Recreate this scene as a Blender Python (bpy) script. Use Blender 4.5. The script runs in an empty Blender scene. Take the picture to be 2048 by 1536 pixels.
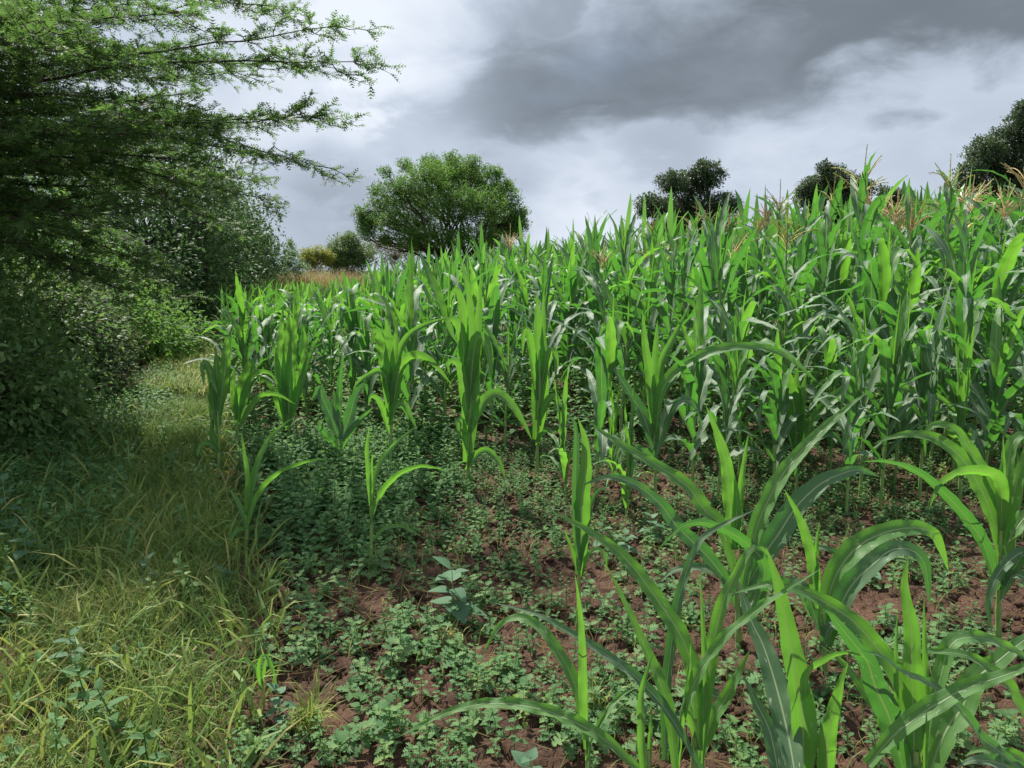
import bpy, math, random
import numpy as np
from mathutils import Vector

# ------------------------------------------------------------------ camera, world, sun
SC = bpy.context.scene
COL = SC.collection
CAM_H, FPX, PITCH = 1.6, 1518.0, math.atan(228.0 / 1518.0)
cam_data = bpy.data.cameras.new('camera')
cam = bpy.data.objects.new('camera', cam_data)
COL.objects.link(cam)
cam.location = (0, 0, CAM_H)
cam.rotation_euler = (math.pi / 2 - PITCH, 0, 0)
cam_data.sensor_width = 36.0
cam_data.lens = FPX / 2048 * 36
cam_data.clip_start = 0.05
cam_data.clip_end = 3000
SC.camera = cam

SUN_EL, SUN_AZ = math.radians(52), math.radians(-30)      # azimuth from +Y (view direction), negative = from the left
SUN_DIR = Vector((math.sin(SUN_AZ) * math.cos(SUN_EL), math.cos(SUN_AZ) * math.cos(SUN_EL), math.sin(SUN_EL)))
sun_data = bpy.data.lights.new('sun', 'SUN')
sun_data.energy = 5.0
sun_data.angle = math.radians(0.6)
sun_data.color = (1.0, 0.95, 0.86)
sun = bpy.data.objects.new('sun', sun_data)
COL.objects.link(sun)
sun.rotation_euler = SUN_DIR.to_track_quat('Z', 'Y').to_euler()
sun.location = SUN_DIR * 60

SC.view_settings.view_transform = 'Standard'
SC.view_settings.look = 'None'
SC.view_settings.gamma = 1.0
SC.view_settings.use_curve_mapping = False
SC.view_settings.exposure = 0.80
SC.cycles.max_bounces = 6
SC.cycles.diffuse_bounces = 3
SC.cycles.glossy_bounces = 2
SC.cycles.transmission_bounces = 3
SC.cycles.use_denoising = True


def pray(px, py):
    cx, cy = (px - 1024) / FPX, (768 - py) / FPX
    c, s = math.cos(PITCH), math.sin(PITCH)
    return np.array([cx, c + cy * s, -s + cy * c])


def gp(px, py, z=0.0):
    """The point of height z seen at a pixel of the 2048 x 1536 photograph."""
    d = pray(px, py)
    t = (z - CAM_H) / d[2]
    return np.array([0, 0, CAM_H]) + d * t


def dp(px, py, Y):
    """The point at distance Y seen at that pixel."""
    d = pray(px, py)
    return np.array([0, 0, CAM_H]) + d * (Y / d[1])


def to_px(P):
    P = np.asarray(P, float) - np.array([0, 0, CAM_H])
    c, s = math.cos(PITCH), math.sin(PITCH)
    f = P[..., 1] * c - P[..., 2] * s
    u = P[..., 1] * s + P[..., 2] * c
    return 1024 + P[..., 0] / f * FPX, 768 - u / f * FPX


class NT:
    def __init__(self, tree):
        self.t = tree
        tree.nodes.clear()

    def n(self, typ, **kw):
        nd = self.t.nodes.new(typ)
        for k, v in kw.items():
            if k == 'inp':
                for kk, vv in v.items():
                    if hasattr(vv, 'is_linked') or isinstance(vv, bpy.types.NodeSocket):
                        self.t.links.new(vv, nd.inputs[kk])
                    else:
                        nd.inputs[kk].default_value = vv
            else:
                setattr(nd, k, v)
        return nd

    def math(self, op, a, b=0.0, clamp=False):
        nd = self.n('ShaderNodeMath', operation=op, use_clamp=clamp, inp={0: a, 1: b})
        return nd.outputs[0]

    def ss(self, x, lo, hi):
        nd = self.n('ShaderNodeMapRange', interpolation_type='SMOOTHSTEP', inp={0: x, 1: lo, 2: hi})
        return nd.outputs[0]

    def mix(self, f, a, b):
        nd = self.n('ShaderNodeMix', data_type='RGBA', inp={0: f, 6: a, 7: b})
        return nd.outputs[2]

    def ramp(self, f, stops):
        nd = self.n('ShaderNodeValToRGB', inp={0: f})
        cr = nd.color_ramp
        while len(cr.elements) < len(stops):
            cr.elements.new(0.5)
        for e, (p, c) in zip(cr.elements, stops):
            e.position = p
            e.color = (*c, 1)
        return nd.outputs[0]


world = bpy.data.worlds.new('World')
SC.world = world
world.use_nodes = True
W = NT(world.node_tree)
tc = W.n('ShaderNodeTexCoord').outputs['Generated']
nrm = W.n('ShaderNodeVectorMath', operation='NORMALIZE', inp={0: tc}).outputs[0]
sep = W.n('ShaderNodeSeparateXYZ', inp={0: nrm})
zz = W.math('ADD', W.math('MAXIMUM', sep.outputs[2], 0.0), 0.22)
pl = W.n('ShaderNodeCombineXYZ', inp={0: W.math('DIVIDE', sep.outputs[0], zz), 1: W.math('DIVIDE', sep.outputs[1], zz), 2: 0.0}).outputs[0]
strm = W.n('ShaderNodeMapping', inp={'Vector': nrm, 'Scale': (1.0, 1.0, 2.1), 'Rotation': (0.0, 0.16, 0.0)}).outputs[0]
n1 = W.n('ShaderNodeTexNoise', inp={'Vector': strm, 'Scale': 2.6, 'Detail': 5.0, 'Roughness': 0.44, 'Distortion': 0.15}).outputs[0]
n2 = W.n('ShaderNodeTexNoise', inp={'Vector': strm, 'Scale': 8.5, 'Detail': 7.0, 'Roughness': 0.56, 'Distortion': 0.3}).outputs[0]
wsum = W.math('ADD', W.math('MULTIPLY', W.math('SUBTRACT', n1, 0.5), 0.016), W.math('MULTIPLY', W.math('SUBTRACT', n2, 0.5), 0.012))


def sky_blob(px, py, r_in, r_out):
    d = pray(px, py)
    d = d / np.linalg.norm(d)
    dot = W.n('ShaderNodeVectorMath', operation='DOT_PRODUCT', inp={0: nrm, 1: tuple(d)}).outputs['Value']
    return W.ss(W.math('ADD', dot, wsum), math.cos(math.radians(r_out)), math.cos(math.radians(r_in)))


def union(blobs):
    """How much any of the cloud masses covers a direction."""
    t = 1.0
    for b in blobs:
        t = W.math('MULTIPLY', t, W.math('SUBTRACT', 1.0, W.math('MULTIPLY', sky_blob(*b[:4]), b[4])))
    return W.math('SUBTRACT', 1.0, t)


def band(pa, pb):
    """Signed height in degrees above the great circle through two directions."""
    n = np.cross(pray(*pa), pray(*pb))
    n = n / np.linalg.norm(n)
    if n[2] < 0:
        n = -n
    dot = W.n('ShaderNodeVectorMath', operation='DOT_PRODUCT', inp={0: nrm, 1: tuple(n)}).outputs['Value']
    h = W.math('MULTIPLY', dot, 57.3)
    return W.math('ADD', h, W.math('ADD', W.math('MULTIPLY', W.math('SUBTRACT', n1, 0.5), 13.0), W.math('MULTIPLY', W.math('SUBTRACT', n2, 0.5), 8.5)))


bh = band((1000, 232), (2048, 70))
bank = W.math('MULTIPLY', W.ss(bh, -4.4, -1.0), W.math('SUBTRACT', 1.0, W.math('MULTIPLY', W.ss(bh, 1.5, 9.5), 0.66)))
bank = W.math('MULTIPLY', bank, sky_blob(1680, 90, 19, 31))
dark = union([(1300, 300, 0, 6, .34), (1500, 420, 2, 14, .14), (1000, 380, 0, 8, .14), (1040, 0, 0, 4, .55), (1200, 15, 0, 5, .35), (980, 320, 0, 5, .38), (1120, 290, 0, 4, .30), (620, 440, 0, 6, .42), (700, 400, 0, 5, .25), (1960, 270, 0, 6, .16)])
dark = W.math('MAXIMUM', dark, W.math('MULTIPLY', bank, 0.92))
light = union([(770, 210, 0, 4, .8), (800, 40, 1, 7, .75), (860, 20, 0, 6, .6), (560, 170, 1, 8, .5), (1240, 350, 0, 3.5, .5), (1150, 400, 1, 7, .45), (1560, 350, 1, 6, .35), (1240, 440, 1, 7, .5), (860, 240, 0, 4, .4), (600, 500, 0, 4, .25)])
val = W.math('ADD', 0.70, W.math('ADD', W.math('MULTIPLY', W.math('SUBTRACT', n1, 0.5), 0.26), W.math('MULTIPLY', W.math('SUBTRACT', n2, 0.5), 0.34)))
val = W.math('SUBTRACT', val, W.math('MULTIPLY', dark, W.math('ADD', 0.36, W.math('MULTIPLY', n2, 0.16))))
val = W.math('ADD', val, W.math('MULTIPLY', light, 0.20))
cloud = W.ramp(val, [(0.04, (0.76, 0.90, 1.08)), (0.27, (1.15, 1.36, 1.62)), (0.46, (2.2, 2.55, 3.05)), (0.66, (3.35, 3.8, 4.5)), (0.92, (5.0, 5.35, 5.9))])
nish = W.n('ShaderNodeTexSky', sky_type='NISHITA', sun_disc=False, sun_elevation=SUN_EL, sun_rotation=SUN_AZ)
n3 = W.n('ShaderNodeTexNoise', inp={'Vector': pl, 'Scale': 0.7, 'Detail': 4.0}).outputs[0]
gap = W.math('MULTIPLY', W.ss(n3, 0.55, 0.70), 0.18)
skyc = W.mix(gap, cloud, nish.outputs[0])
bg = W.n('ShaderNodeBackground', inp={'Color': skyc, 'Strength': 0.1})
W.t.links.new(bg.outputs[0], W.n('ShaderNodeOutputWorld').inputs[0])

# ------------------------------------------------------------------ helpers
RNG = np.random.default_rng(7)
random.seed(7)


def tag(o, label=None, cat=None, group=None, kind=None):
    for k, v in (('label', label), ('category', cat), ('group', group), ('kind', kind)):
        if v:
            o[k] = v
    return o


def me_from(name, V, F, mat, uv=None, tint=None, smooth=True):
    V = np.ascontiguousarray(V, dtype=np.float32).reshape(-1, 3)
    F = np.ascontiguousarray(F, dtype=np.int32).reshape(-1, 3)
    me = bpy.data.meshes.new(name)
    nf = len(F)
    me.vertices.add(len(V))
    me.vertices.foreach_set('co', V.ravel())
    me.loops.add(nf * 3)
    me.loops.foreach_set('vertex_index', F.ravel())
    me.polygons.add(nf)
    me.polygons.foreach_set('loop_start', np.arange(0, nf * 3, 3, dtype=np.int32))
    me.polygons.foreach_set('use_smooth', np.full(nf, smooth, dtype=bool))
    if uv is not None:
        lay = me.uv_layers.new(name='UVMap')
        lay.data.foreach_set('uv', np.ascontiguousarray(np.asarray(uv, np.float32)[F.ravel()]).ravel())
    if tint is not None:
        at = me.attributes.new('tint', 'FLOAT', 'FACE')
        at.data.foreach_set('value', np.ascontiguousarray(tint, dtype=np.float32))
    me.materials.append(mat)
    me.update(calc_edges=True)
    return me


def ob(name, me, parent=None):
    o = bpy.data.objects.new(name, me)
    COL.objects.link(o)
    if parent is not None:
        o.parent = parent
    return o


def empty(name, loc):
    o = bpy.data.objects.new(name, None)
    o.empty_display_size = 0.1
    COL.objects.link(o)
    o.location = tuple(float(v) for v in loc)
    return o


def copy_tree(root, loc, rz, sc):
    r = root.copy()
    COL.objects.link(r)
    r.location = loc
    r.rotation_euler = (0, 0, rz)
    r.scale = (sc, sc, sc)
    for ch in list(root.children):
        c = ch.copy()
        COL.objects.link(c)
        c.parent = r
        for g in ch.children:
            k = g.copy()
            COL.objects.link(k)
            k.parent = c
    return r


def hash2(ix, iy, seed):
    h = (ix.astype(np.int64) * 374761393 + iy.astype(np.int64) * 668265263 + seed * 974711) & 0x7fffffff
    h = ((h ^ (h >> 13)) * 1274126177) & 0x7fffffff
    return ((h ^ (h >> 16)) & 0xffffff) / float(0xffffff)


def vnoise(x, y, seed=0):
    x = np.asarray(x, float)
    y = np.asarray(y, float)
    ix, iy = np.floor(x), np.floor(y)
    fx, fy = x - ix, y - iy
    fx, fy = fx * fx * (3 - 2 * fx), fy * fy * (3 - 2 * fy)
    a, b = hash2(ix, iy, seed), hash2(ix + 1, iy, seed)
    c, d = hash2(ix, iy + 1, seed), hash2(ix + 1, iy + 1, seed)
    return (a * (1 - fx) + b * fx) * (1 - fy) + (c * (1 - fx) + d * fx) * fy


def fbm(x, y, seed=0, o=4):
    r, a, t = 0, 1.0, 0
    for i in range(o):
        r = r + a * vnoise(x * 2 ** i, y * 2 ** i, seed + i * 17)
        t += a
        a *= 0.5
    return r / t


def worley(x, y, scale, seed):
    """Distance to the border of the voronoi cell (0 at a border), and a random number of the cell."""
    x, y = np.asarray(x) * scale, np.asarray(y) * scale
    ix, iy = np.floor(x), np.floor(y)
    d1 = np.full(x.shape, 9.0)
    d2 = np.full(x.shape, 9.0)
    cell = np.zeros(x.shape)
    for a in (-1, 0, 1):
        for b in (-1, 0, 1):
            cx, cy = ix + a, iy + b
            px = cx + 0.1 + 0.8 * hash2(cx, cy, seed)
            py = cy + 0.1 + 0.8 * hash2(cx, cy, seed + 5)
            d = np.hypot(x - px, y - py)
            r = hash2(cx, cy, seed + 9)
            near = d < d1
            d2 = np.where(near, d1, np.minimum(d2, d))
            cell = np.where(near, r, cell)
            d1 = np.where(near, d, d1)
    return d2 - d1, cell


def edge_x(y):
    """Where the grassy path ends and the field begins."""
    return np.interp(y, [0, 2.24, 3.4, 4.6, 5.4, 16, 30, 60], [-0.85, -1.10, -1.30, -1.80, -2.12, -6.3, -9.5, -16])


def hedge_x(y):
    return np.interp(y, [0, 5.0, 7.2, 10.5, 16, 28, 60], [-3.1, -3.5, -4.3, -5.0, -7.2, -10.4, -17.5])


def gz(x, y):
    x = np.asarray(x, float)
    y = np.asarray(y, float)
    fade = np.clip(1.6 - np.hypot(x, y) / 30, 0, 1)
    z = 0.10 * (fbm(x * 0.7, y * 0.7, 3, 3) - 0.5)
    z = z + 0.05 * np.clip((edge_x(y) - x) / 0.7, 0, 1)
    return z * fade


def gzd(x, y):
    """The ground with clods and cracks."""
    x = np.asarray(x, float)
    y = np.asarray(y, float)
    z = gz(x, y)
    near = np.clip(1.7 - np.hypot(x, y) / 6.5, 0, 1)
    field = np.clip((x - edge_x(y)) / 0.25 + 0.4, 0.25, 1)
    c1, r1 = worley(x + 0.05 * vnoise(x * 9, y * 9, 5), y + 0.05 * vnoise(x * 9, y * 9, 6), 5.5, 21)
    c2, r2 = worley(x + 0.02 * vnoise(x * 25, y * 25, 7), y + 0.02 * vnoise(x * 25, y * 25, 8), 16.0, 31)
    rough = np.clip((fbm(x * 1.3, y * 1.3, 44, 3) - 0.40) * 5, 0, 1)
    z = z - near * field * 0.045 * (1 - np.clip(c1 / 0.12, 0, 1)) ** 1.0
    c3, r3 = worley(x + 0.03 * vnoise(x * 14, y * 14, 15), y + 0.03 * vnoise(x * 14, y * 14, 16), 11.0, 41)
    z = z - near * field * 0.022 * (1 - np.clip(c3 / 0.10, 0, 1)) * np.clip((vnoise(x * 2.2, y * 2.2, 47) - 0.35) * 4, 0, 1)
    z = z + near * field * 0.016 * (r3 - 0.5)
    z = z + near * field * rough * (0.026 * (r2 - 0.4) * np.clip(c2 / 0.25, 0, 1))
    z = z + near * 0.026 * (fbm(x * 6, y * 6, 12, 5) - 0.5)
    return z


def spline(P, n):
    P = np.asarray(P, float)
    if len(P) == 2:
        t = np.linspace(0, 1, n)[:, None]
        return P[0] * (1 - t) + P[1] * t
    Q = np.vstack([2 * P[0] - P[1], P, 2 * P[-1] - P[-2]])
    out = []
    for i in range(1, len(Q) - 2):
        t = np.linspace(0, 1, 12, endpoint=False)[:, None]
        p0, p1, p2, p3 = Q[i - 1], Q[i], Q[i + 1], Q[i + 2]
        out.append(0.5 * (2 * p1 + (p2 - p0) * t + (2 * p0 - 5 * p1 + 4 * p2 - p3) * t ** 2 + (3 * p1 - p0 - 3 * p2 + p3) * t ** 3))
    C = np.vstack(out + [P[-1:]])
    s = np.concatenate([[0], np.cumsum(np.linalg.norm(np.diff(C, axis=0), axis=1))])
    q = np.linspace(0, s[-1], n)
    return np.stack([np.interp(q, s, C[:, k]) for k in range(3)], axis=1)


def unit(v):
    return v / np.maximum(np.linalg.norm(v, axis=-1, keepdims=True), 1e-9)


def strip_faces(n, m, off=0):
    i = np.arange(n - 1)[:, None] * m
    j = np.arange(m - 1)[None, :]
    a = (i + j).ravel()
    return np.vstack([np.stack([a, a + 1, a + m + 1], 1), np.stack([a, a + m + 1, a + m], 1)]) + off


def blade(C, width, side, fold=0.45, wave=0.012, seed=0, base_w=0.55, peak=0.35, blunt=2.0):
    """A grass-family leaf: a strip with a keeled section and wavy margins along the centre line C."""
    r = np.random.default_rng(seed)
    n = len(C)
    s = np.linspace(0, 1, n)
    T = unit(np.gradient(C, axis=0))
    S = side - T * np.sum(side * T, axis=1, keepdims=True)
    S = unit(S)
    N = np.cross(T, S)
    if np.sum(N[:, 2]) < 0:
        N = -N
    k = np.clip(s / peak, 0, 1)
    w = width * (base_w + (1 - base_w) * k * k * (3 - 2 * k)) * np.maximum(1 - s ** blunt, 0.0) ** 0.85
    w = np.maximum(w, width * 0.015)
    fo = fold * (1.15 - 0.75 * s)
    L = np.sum(np.linalg.norm(np.diff(C, axis=0), axis=1))
    U = np.array([-1, -0.55, 0, 0.55, 1.0])
    ph = r.uniform(0, 6.28, 4)
    f1 = r.uniform(5, 8) * L / 0.7
    nick = []
    for q in range(2):
        g = 1 + 0.10 * (vnoise(s * 9.0 * L / 0.7, np.full(n, 3.3 + q), seed % 997) - 0.5)
        for _ in range(r.integers(0, 3)):
            g = g - r.uniform(0.10, 0.34) * np.exp(-((s - r.uniform(0.25, 0.9)) / 0.022) ** 2)
        nick.append(g)
    V = []
    uv = []
    for u in U:
        sgn = 0 if u > 0 else 1
        wv = wave * (abs(u) ** 2) * (np.sin(6.28 * f1 * s * 0.9 + ph[sgn]) + 0.6 * np.sin(6.28 * f1 * 1.7 * s + ph[2 + sgn])) * np.clip(s * 5, 0, 1) * (w / max(width, 1e-6))
        gg = nick[sgn] if abs(u) > 0.9 else 1.0
        V.append(C + S * (u * gg * w * 0.5 * np.cos(fo))[:, None] + N * (abs(u) * w * 0.5 * np.sin(fo) + wv)[:, None])
        uv.append(np.stack([np.full(n, 0.5 + 0.5 * u), s * L], 1))
    V = np.stack(V, 1).reshape(-1, 3)
    uv = np.stack(uv, 1).reshape(-1, 2)
    return V, strip_faces(n, 5), uv


def tube(C, rad, sides=6, off=0, cap=True):
    C = np.asarray(C, float)
    n = len(C)
    rad = np.broadcast_to(np.asarray(rad, float), (n,))
    T = unit(np.gradient(C, axis=0))
    ref = np.array([0.31, 0.95, 0.05]) if abs(T[0][2]) > 0.7 else np.array([0.05, 0.1, 1.0])
    A = unit(np.cross(T, ref))
    B = np.cross(T, A)
    th = np.linspace(0, 2 * math.pi, sides, endpoint=False)
    V = C[:, None, :] + rad[:, None, None] * (A[:, None, :] * np.cos(th)[None, :, None] + B[:, None, :] * np.sin(th)[None, :, None])
    i = (np.arange(n - 1) * sides)[:, None]
    j = np.arange(sides)[None, :]
    j2 = (j + 1) % sides
    a, b, c, d = (i + j).ravel(), (i + j2).ravel(), (i + j2 + sides).ravel(), (i + j + sides).ravel()
    F = np.vstack([np.stack([a, b, c], 1), np.stack([a, c, d], 1)])
    return V.reshape(-1, 3), F + off


class Soup:
    def __init__(self):
        self.V, self.F, self.U, self.n = [], [], [], 0

    def add(self, V, F, uv=None):
        self.V.append(np.asarray(V))
        self.F.append(np.asarray(F) + self.n)
        self.U.append(np.zeros((len(V), 2)) if uv is None else uv)
        self.n += len(V)

    def mesh(self, name, mat, smooth=True, uv=True):
        return me_from(name, np.vstack(self.V), np.vstack(self.F), mat, np.vstack(self.U) if uv else None, None, smooth)

    def arrays(self):
        return np.vstack(self.V), np.vstack(self.F)


def rotz(a):
    c, s, o, z = np.cos(a), np.sin(a), np.ones_like(a), np.zeros_like(a)
    return np.stack([np.stack([c, -s, z], -1), np.stack([s, c, z], -1), np.stack([z, z, o], -1)], -2)


def rotx(a):
    c, s, o, z = np.cos(a), np.sin(a), np.ones_like(a), np.zeros_like(a)
    return np.stack([np.stack([o, z, z], -1), np.stack([z, c, -s], -1), np.stack([z, s, c], -1)], -2)


def frames(X, up):
    """Rotation matrices that take +X to the unit vectors X with +Z as near to up as can be."""
    Y = unit(np.cross(up, X))
    Z = np.cross(X, Y)
    return np.stack([X, Y, Z], -1)


def scatter(protos, pick, R, pos, scale):
    """Copies of small prototype meshes laid into one vertex and face array; returns also the copy of each face."""
    Vs, Fs, Is, n = [], [], [], 0
    scale = np.asarray(scale, float)
    if scale.ndim == 1:
        scale = np.repeat(scale[:, None], 3, 1)
    for k, (V, F) in enumerate(protos):
        idx = np.nonzero(pick == k)[0]
        if len(idx) == 0:
            continue
        P = np.einsum('nij,nvj->nvi', R[idx], V[None] * scale[idx][:, None, :]) + pos[idx][:, None, :]
        nv = len(V)
        Fk = F[None] + (np.arange(len(idx)) * nv)[:, None, None] + n
        Vs.append(P.reshape(-1, 3))
        Fs.append(Fk.reshape(-1, 3))
        Is.append(np.repeat(idx, len(F)))
        n += nv * len(idx)
    return np.vstack(Vs), np.vstack(Fs), np.concatenate(Is)


# ------------------------------------------------------------------ materials
def mat_new(name):
    m = bpy.data.materials.new(name)
    m.use_nodes = True
    return m, NT(m.node_tree)


def foliage(name, stops, trans=(0.2, 0.4, 0.04), tf=0.3, rough=0.5, spec=0.35, use_tint=True, obj_rand=0.0):
    """A thin leaf: the tint of each leaf picks its own colour; light passes through."""
    m, N = mat_new(name)
    if use_tint:
        t = N.n('ShaderNodeAttribute', attribute_name='tint').outputs['Fac']
    else:
        t = N.n('ShaderNodeObjectInfo').outputs['Random']
    col = N.ramp(t, stops)
    tr = N.mix(0.6, N.n('ShaderNodeMix', data_type='RGBA', blend_type='MULTIPLY', inp={0: 1.0, 6: col, 7: (2.6, 2.6, 2.6, 1)}).outputs[2], (*trans, 1))
    p = N.n('ShaderNodeBsdfPrincipled', inp={'Base Color': col, 'Roughness': rough, 'Specular IOR Level': spec})
    tl = N.n('ShaderNodeBsdfTranslucent', inp={'Color': tr})
    mx = N.n('ShaderNodeMixShader', inp={0: tf, 1: p.outputs[0], 2: tl.outputs[0]})
    N.t.links.new(mx.outputs[0], N.n('ShaderNodeOutputMaterial').inputs[0])
    return m


def maize_leaf_mat(name, c1, c2, tr1, tf, rough=0.44):
    m, N = mat_new(name)
    uv = N.n('ShaderNodeUVMap').outputs[0]
    sp = N.n('ShaderNodeSeparateXYZ', inp={0: uv})
    u, v = sp.outputs[0], sp.outputs[1]
    rnd = N.n('ShaderNodeObjectInfo').outputs['Random']
    au = N.math('ABSOLUTE', N.math('SUBTRACT', u, 0.5))
    rib = N.math('SUBTRACT', 1.0, N.ss(au, 0.016, 0.055))
    vein_v = N.n('ShaderNodeCombineXYZ', inp={0: N.math('MULTIPLY', u, 34.0), 1: N.math('MULTIPLY', v, 1.5), 2: N.math('MULTIPLY', rnd, 40.0)}).outputs[0]
    vein = N.n('ShaderNodeTexNoise', inp={'Vector': vein_v, 'Scale': 1.0, 'Detail': 2.0, 'Roughness': 0.6}).outputs[0]
    blot_v = N.n('ShaderNodeCombineXYZ', inp={0: N.math('MULTIPLY', u, 1.4), 1: N.math('MULTIPLY', v, 7.0), 2: N.math('MULTIPLY', rnd, 90.0)}).outputs[0]
    blot = N.n('ShaderNodeTexNoise', inp={'Vector': blot_v, 'Scale': 1.0, 'Detail': 3.0}).outputs[0]
    spot_v = N.n('ShaderNodeCombineXYZ', inp={0: N.math('MULTIPLY', u, 9.0), 1: N.math('MULTIPLY', v, 28.0), 2: N.math('MULTIPLY', rnd, 70.0)}).outputs[0]
    spot = N.ss(N.n('ShaderNodeTexNoise', inp={'Vector': spot_v, 'Scale': 1.0, 'Detail': 1.0}).outputs[0], 0.70, 0.74)
    f = N.math('ADD', N.math('MULTIPLY', N.math('SUBTRACT', vein, 0.5), 1.5), N.math('ADD', N.math('MULTIPLY', blot, 0.6), N.math('MULTIPLY', rnd, 0.35)), True)
    col = N.mix(f, (*c1, 1), (*c2, 1))
    col = N.mix(N.math('MULTIPLY', rib, 0.85), col, (0.40, 0.50, 0.27, 1))
    col = N.mix(N.math('MULTIPLY', spot, 0.8), col, (0.48, 0.50, 0.30, 1))
    trc = N.mix(N.math('MULTIPLY', N.ss(vein, 0.35, 0.6), 0.55), (*tr1, 1), (tr1[0] * 0.62, tr1[1] * 0.66, tr1[2] * 0.6, 1))
    trc = N.mix(rib, trc, (0.20, 0.32, 0.05, 1))
    bmp = N.n('ShaderNodeBump', inp={'Strength': 0.45, 'Distance': 0.003, 'Height': N.math('ADD', vein, N.math('MULTIPLY', rib, 1.2))})
    p = N.n('ShaderNodeBsdfPrincipled', inp={'Base Color': col, 'Roughness': N.math('ADD', rough, N.math('MULTIPLY', blot, 0.12)), 'Specular IOR Level': 0.42, 'Normal': bmp.outputs[0],
                                            'Sheen Weight': 0.30, 'Sheen Roughness': 0.5, 'Sheen Tint': (0.85, 0.95, 1.0, 1)})
    tl = N.n('ShaderNodeBsdfTranslucent', inp={'Color': trc})
    mx = N.n('ShaderNodeMixShader', inp={0: tf, 1: p.outputs[0], 2: tl.outputs[0]})
    N.t.links.new(mx.outputs[0], N.n('ShaderNodeOutputMaterial').inputs[0])
    return m


def plain(name, c1, c2, scale=8.0, rough=0.7, spec=0.3, bump=0.0, stretch=(1, 1, 1)):
    m, N = mat_new(name)
    co = N.n('ShaderNodeTexCoord').outputs['Object']
    mp = N.n('ShaderNodeMapping', inp={'Vector': co, 'Scale': stretch}).outputs[0]
    nz = N.n('ShaderNodeTexNoise', inp={'Vector': mp, 'Scale': scale, 'Detail': 5.0, 'Roughness': 0.6}).outputs[0]
    col = N.mix(N.ss(nz, 0.3, 0.7), (*c1, 1), (*c2, 1))
    kw = {'Base Color': col, 'Roughness': rough, 'Specular IOR Level': spec}
    if bump:
        kw['Normal'] = N.n('ShaderNodeBump', inp={'Strength': 0.6, 'Distance': bump, 'Height': nz}).outputs[0]
    p = N.n('ShaderNodeBsdfPrincipled', inp=kw)
    N.t.links.new(p.outputs[0], N.n('ShaderNodeOutputMaterial').inputs[0])
    return m


M_LEAF = maize_leaf_mat('maize_leaf', (0.048, 0.115, 0.046), (0.112, 0.195, 0.090), (0.115, 0.41, 0.035), 0.34, 0.46)
M_YOUNG = maize_leaf_mat('young_maize_leaf', (0.058, 0.170, 0.030), (0.120, 0.270, 0.060), (0.21, 0.54, 0.04), 0.43)
M_STALK = plain('maize_stalk', (0.13, 0.23, 0.06), (0.25, 0.36, 0.11), 14, 0.45, 0.4, 0, (6, 6, 1))
M_TASSEL = plain('maize_tassel', (0.50, 0.36, 0.17), (0.62, 0.50, 0.25), 9, 0.8)
M_TASSEL_PINK = plain('pink_maize_tassel', (0.42, 0.24, 0.18), (0.54, 0.36, 0.24), 9, 0.8)
M_TASSEL_GREEN = plain('green_maize_tassel', (0.30, 0.30, 0.08), (0.46, 0.42, 0.14), 9, 0.8)
M_HUSK = plain('maize_husk', (0.20, 0.33, 0.08), (0.33, 0.42, 0.14), 18, 0.5, 0.4, 0, (8, 8, 1))
M_SILK = plain('maize_silk', (0.50, 0.36, 0.06), (0.40, 0.18, 0.05), 30, 0.7)
M_BARK = plain('bark', (0.045, 0.033, 0.024), (0.11, 0.085, 0.062), 16, 0.9, 0.2, 0.02, (1, 1, 0.3))
M_TWIG = plain('twig', (0.040, 0.030, 0.022), (0.085, 0.065, 0.048), 20, 0.9, 0.2)
M_DEAD = plain('dead_twig', (0.10, 0.065, 0.05), (0.20, 0.14, 0.11), 12, 0.9, 0.2)
M_WEED = foliage('weed_leaf', [(0, (0.060, 0.130, 0.044)), (0.35, (0.100, 0.200, 0.078)), (0.7, (0.140, 0.245, 0.085)), (1, (0.215, 0.280, 0.080))], (0.20, 0.40, 0.07), 0.32, 0.7, 0.15)
M_WEED_ONE = foliage('single_weed_leaf', [(0, (0.065, 0.140, 0.055)), (0.5, (0.105, 0.200, 0.085)), (1, (0.155, 0.245, 0.095))], (0.20, 0.40, 0.07), 0.32, 0.7, 0.15, False)
M_BROAD = foliage('broad_weed_leaf', [(0, (0.065, 0.140, 0.075)), (1, (0.105, 0.195, 0.110))], (0.16, 0.32, 0.08), 0.25, 0.65, 0.2, False)
M_GRASS = foliage('grass_blade', [(0, (0.065, 0.150, 0.038)), (0.4, (0.135, 0.220, 0.048)), (0.7, (0.255, 0.275, 0.070)), (1, (0.42, 0.34, 0.16))], (0.26, 0.35, 0.06), 0.26, 0.6, 0.25)
M_STRAW = foliage('dry_grass_blade', [(0, (0.22, 0.16, 0.07)), (1, (0.42, 0.33, 0.18))], (0.42, 0.33, 0.12), 0.2, 0.7, 0.2)
M_UNDER = foliage('undergrowth_leaf', [(0, (0.055, 0.125, 0.045)), (0.6, (0.100, 0.205, 0.075)), (1, (0.17, 0.27, 0.09))], (0.18, 0.36, 0.05), 0.28, 0.65, 0.2)
M_ACACIA = foliage('acacia_leaf', [(0, (0.042, 0.080, 0.030)), (0.6, (0.078, 0.142, 0.044)), (1, (0.120, 0.190, 0.052))], (0.16, 0.32, 0.04), 0.36, 0.6, 0.25)
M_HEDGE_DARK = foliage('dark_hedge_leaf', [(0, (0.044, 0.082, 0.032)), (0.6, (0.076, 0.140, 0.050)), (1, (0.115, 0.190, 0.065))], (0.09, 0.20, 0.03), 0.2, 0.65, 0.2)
M_HEDGE = foliage('hedge_leaf', [(0, (0.060, 0.115, 0.042)), (0.6, (0.110, 0.195, 0.066)), (1, (0.175, 0.260, 0.090))], (0.20, 0.38, 0.06), 0.30, 0.6, 0.28)
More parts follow.
